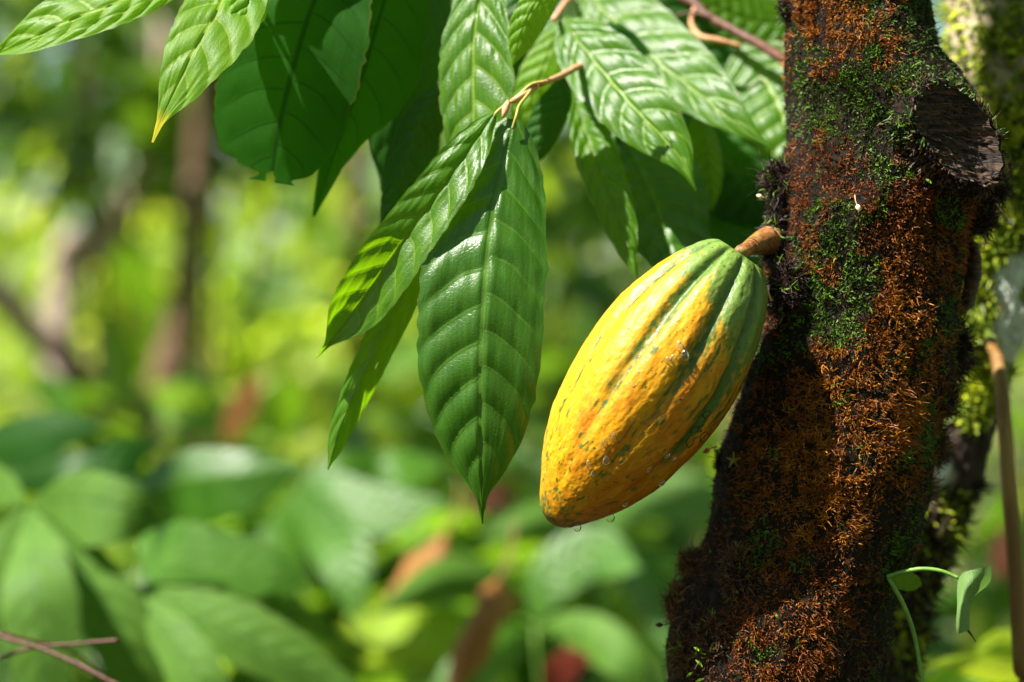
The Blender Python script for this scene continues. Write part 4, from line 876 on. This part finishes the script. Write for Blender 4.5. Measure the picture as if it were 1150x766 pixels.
lich = (np.exp(-((zp - 290) / 42) ** 2) + np.exp(-((zp - 385) / 36) ** 2) + .4 * np.exp(-((zp - 30) / 40) ** 2)) * sstep(-.9, .1, n1 + .2) * sstep(-.1, .35, np.cos(np.linspace(0, 2 * np.pi, 200, endpoint=False))[None] + .25)
lw = sstep(.35, .5, lich * .62 + n1 * .9 + .45 * fbm(BV, 110, 4, 75))[..., None]; cc = cc * (1 - lw) + (np.array([.72, .76, .66]) * (.75 + .35 * fbm(BV * [1, 1, 2.5], 160, 3, 76))[..., None]) * lw
VVb = BV.reshape(-1, 3)
part('trunk', VVb, grid_faces(700, 200, True), M['back_bark'], bt, col=cc.reshape(-1, 3))
fi, fj, z, th, r = pick(BV, 9000, 2200, .95, 1.7, 2.7, -.05, 81)
pos = surf(BV, fi, fj); nor = np.stack([np.cos(th), np.sin(th), 0 * th], 1); py = 383 - (z - CAMZ) / (K * D2)
m1 = fbm(pos, 26, 3, 84); lch = surf(np.repeat(lw, 3, 2), fi, fj)[:, 0]
keep = (m1 + .30 * sstep(520, 380, py) + .1 > 0) & (lch < .5)
col = np.array([.14, .21, .012]) + (np.array([.48, .54, .02]) - np.array([.14, .21, .012])) * sstep(-.3, .5, m1 + r.normal(0, .3, len(z)))[:, None]
dkm = (py > 540) & (r.random(len(z)) < .75); col = np.where(dkm[:, None], np.array([.05, .03, .02]), col)
V, F, ix, tt, rr = strands(pos[keep], nor[keep], .006, .0011, .6, 82, branch=2)
mo = part('moss', V, F, M['moss'], bt, col=col[keep][ix] * (.7 + .6 * rr)[:, None], smooth=False); mo['kind'] = 'stuff'
bud(bt, [(1126, 338, 1.44), (1125, 345, 1.438), (1124, 352, 1.436)], 4.0, 'bud', 'bud_pink')
r_ = np.random.default_rng(88); p_ = r_.normal(0, 1, (160, 3)) * [.6, .6, .25]
leaf_cloud('crown', np.array([Bcx[0] + .1, D2 + .3, 3.0]) + p_, p_, .3, M['cl_mid'], bt, 89, aspect=.42)

# brown green upright stem at the right edge
stp = [(1114, 385, 1.50), (1122, 415, 1.47), (1128, 470, 1.45), (1134, 560, 1.44), (1142, 660, 1.44), (1148, 766, 1.44), (1156, 900, 1.44)]
w = P(*stp[-1]); so = thing('climbing_stem', 'straight brown green stem rising along the right edge beside the back trunk', 'plant stem', (w[0], w[1], 0))
V, F = tube_mesh([P(1100, 330, 1.64)] + [P(*p) for p in stp] + [np.array([w[0] + .01, w[1], -.03])], np.array([6, 7.5, 9, 10, 10.4, 10.6, 10.8, 11, 13]) * K * 1.56, 18, 120, True, .06, 3)
part('shaft', V, F, M['stem_olive'], so)

# small vine with a curled leaf
vb = P(1030, 790, 1.33); vo = thing('vine', 'small pale green vine with one curled drooping leaf beside the mossy trunk', 'vine', (vb[0] + .02, vb[1] - .0, 0))
V, F = tube_mesh([np.array([vb[0] + .02, vb[1], -.01]), np.array([vb[0] + .015, vb[1], .6]), P(1038, 850, 1.33), P(1035, 766, 1.33), P(1027, 715, 1.328), P(1015, 680, 1.325), P(1004, 660, 1.322), P(998, 649, 1.32)], np.array([5, 4, 3, 2.4, 2.3, 2.2, 2.2, 2.6]) * K * 1.33, 10, 160)
part('stem', V, F, M['stem_green'], vo)
stick('petiole', vo, [(996, 648, 1.32), (1012, 643, 1.318), (1034, 639, 1.315), (1056, 641, 1.312), (1076, 649, 1.31)], [2.8, 2.6, 2.4, 2.2, 2.0], 'petiole_g', 40, 10) if 'petiole_g' in M else stick('petiole', vo, [(996, 648, 1.32), (1012, 643, 1.318), (1034, 639, 1.315), (1056, 641, 1.312), (1076, 649, 1.31)], [2.8, 2.6, 2.4, 2.2, 2.0], 'stem_green', 40, 10)
# the curled leaf: two halves folded about the midrib
def sheet(name, par, rows, mat, th_=.0, sub=1):
    A = np.stack([cat([P(*p) for p in row], 30) for row in rows]); A = cat(A.reshape(len(rows), -1), 24).reshape(24, 30, 3)
    A[..., 1] += .0008 * vnoise(A, 130, 4)
    u_ = np.linspace(0, 1, 24)[:, None] + 0 * A[..., 0]; v_ = np.linspace(-1, 1, 30)[None] + 0 * A[..., 0]
    return part(name, A.reshape(-1, 3), grid_faces(24, 30), M[mat], par, attrs={'vt': u_ * 5 - np.abs(v_), 'vv': v_})
M['leaf_vine'] = leaf_mat('leaf_vine', (.12, .22, .06), (.16, .27, .08), (.2, .32, .1), (.2, .42, .07), rough=.5, tfac=.25, blot=.2)
sheet('leaf', vo, [
  [(1076, 650, 1.31), (1082, 643, 1.305), (1092, 640, 1.30), (1104, 637, 1.30), (1113, 636, 1.302)],
  [(1075, 662, 1.308), (1082, 657, 1.303), (1092, 652, 1.30), (1104, 650, 1.301), (1113, 650, 1.305)],
  [(1075, 678, 1.306), (1080, 672, 1.302), (1087, 666, 1.302), (1095, 663, 1.304), (1108, 658, 1.307)],
  [(1074, 694, 1.306), (1078, 688, 1.302), (1083, 682, 1.303), (1087, 678, 1.306), (1093, 672, 1.310)],
  [(1074, 706, 1.307), (1077, 704, 1.304), (1081, 700, 1.304), (1085, 695, 1.306), (1089, 690, 1.309)],
  [(1075, 712, 1.308), (1079, 711, 1.306), (1083, 710, 1.305), (1087, 708, 1.306), (1089, 707, 1.307)]], 'leaf_vine')
stick('leaf_tip', vo, [(1087, 708, 1.306), (1091, 713, 1.307), (1096, 721, 1.309)], [1.6, 1.0, .4], 'twig_dark', 14, 6)
leaf(vo, [(1000, 650, 1.325), (1012, 651, 1.325), (1024, 653, 1.327), (1035, 657, 1.33)], 10, 12, 'leaf_fresh', N=5, q=.0004, nu=40, nv=21, seed=95, prof=[(0, .3), (.2, .9), (.6, 1), (.85, .7), (1, .1)], label='small leaf at the node')
# lime leaves low at the right
lo, w = plant('low plant with lime yellow leaves at the bottom right corner', (1160, 770, 1.75)); to_ground(lo, (1160, 770, 1.77), 'stem_green', 3, .03)
leaf(lo, [(1170, 756, 1.75), (1120, 752, 1.72), (1080, 745, 1.70), (1036, 748, 1.70)], 16, 14, 'leaf_lime', N=9, q=.0014, tA=.4, seed=96, **kw)
leaf(lo, [(1175, 745, 1.75), (1150, 728, 1.75), (1120, 725, 1.75), (1092, 745, 1.75)], 22, 18, 'leaf_lime', N=9, q=.0014, tA=.5, seed=97, **kw)
leaf(lo, [(1160, 772, 1.75), (1120, 775, 1.78), (1080, 765, 1.8), (1030, 775, 1.8)], 20, 22, 'leaf', N=9, q=.0014, seed=98, **kw)

# bare twigs poking in at the bottom left corner
tb = P(-60, 690, 1.52); to = thing('bare_twig', 'bare forked reddish brown twig poking in at the bottom left corner', 'twig', tb, None)
tm = stick('shaft', to, [(-80, 680, 1.52), (0, 714, 1.50), (45, 728, 1.49), (85, 745, 1.48), (130, 768, 1.47), (200, 800, 1.46)], [3.4, 3.0, 2.8, 2.5, 2.2, 1.6], 'twig_dark', 90, 10, .4)
stick('shoot', to, [(-40, 748, 1.52), (0, 738, 1.51), (40, 727, 1.50), (85, 723, 1.49), (132, 719, 1.48)], [2.6, 2.2, 2.0, 1.8, 2.4], 'twig_dark', 80, 10, .4)
stick('shoot', to, [(0, 710, 1.505), (40, 720, 1.51), (75, 728, 1.52), (110, 752, 1.53)], [1.6, 1.8, 1.5, 1.2], 'twig_dark', 40, 8, .2)

# ================================================================== LIGHT, WORLD, RENDER
sun_d = bpy.data.lights.new('sun', 'SUN'); sun = bpy.data.objects.new('sun', sun_d); COL.objects.link(sun)
sun_d.energy = 5.0; sun_d.angle = R(.5); sun_d.color = (1, .95, .86)
sun.rotation_euler = Vector(-SUN).to_track_quat('-Z', 'Y').to_euler(); sun.location = (-2, -1, 4)
wd = bpy.data.worlds.new('World'); sc.world = wd; wd.use_nodes = True; nt = wd.node_tree
sky = nt.nodes.new('ShaderNodeTexSky'); sky.sky_type = 'NISHITA'; sky.sun_disc = False
sky.sun_elevation = math.asin(SUN[2]); sky.sun_rotation = math.atan2(SUN[0], SUN[1])
bg = nt.nodes['Background']; nt.links.new(sky.outputs[0], bg.inputs[0]); bg.inputs[1].default_value = .06
sc.view_settings.view_transform = 'Standard'; sc.view_settings.look = 'None'; sc.view_settings.gamma = 1; sc.view_settings.use_curve_mapping = False
sc.view_settings.exposure = 1.6
sc.render.engine = 'CYCLES'
cy = sc.cycles; cy.use_denoising = True
try: cy.denoiser = 'OPENIMAGEDENOISE'
except Exception: pass
cy.max_bounces = 6; cy.diffuse_bounces = 3; cy.glossy_bounces = 3; cy.transmission_bounces = 6; cy.transparent_max_bounces = 6; cy.caustics_reflective = False; cy.caustics_refractive = False
cy.sample_clamp_indirect = 4
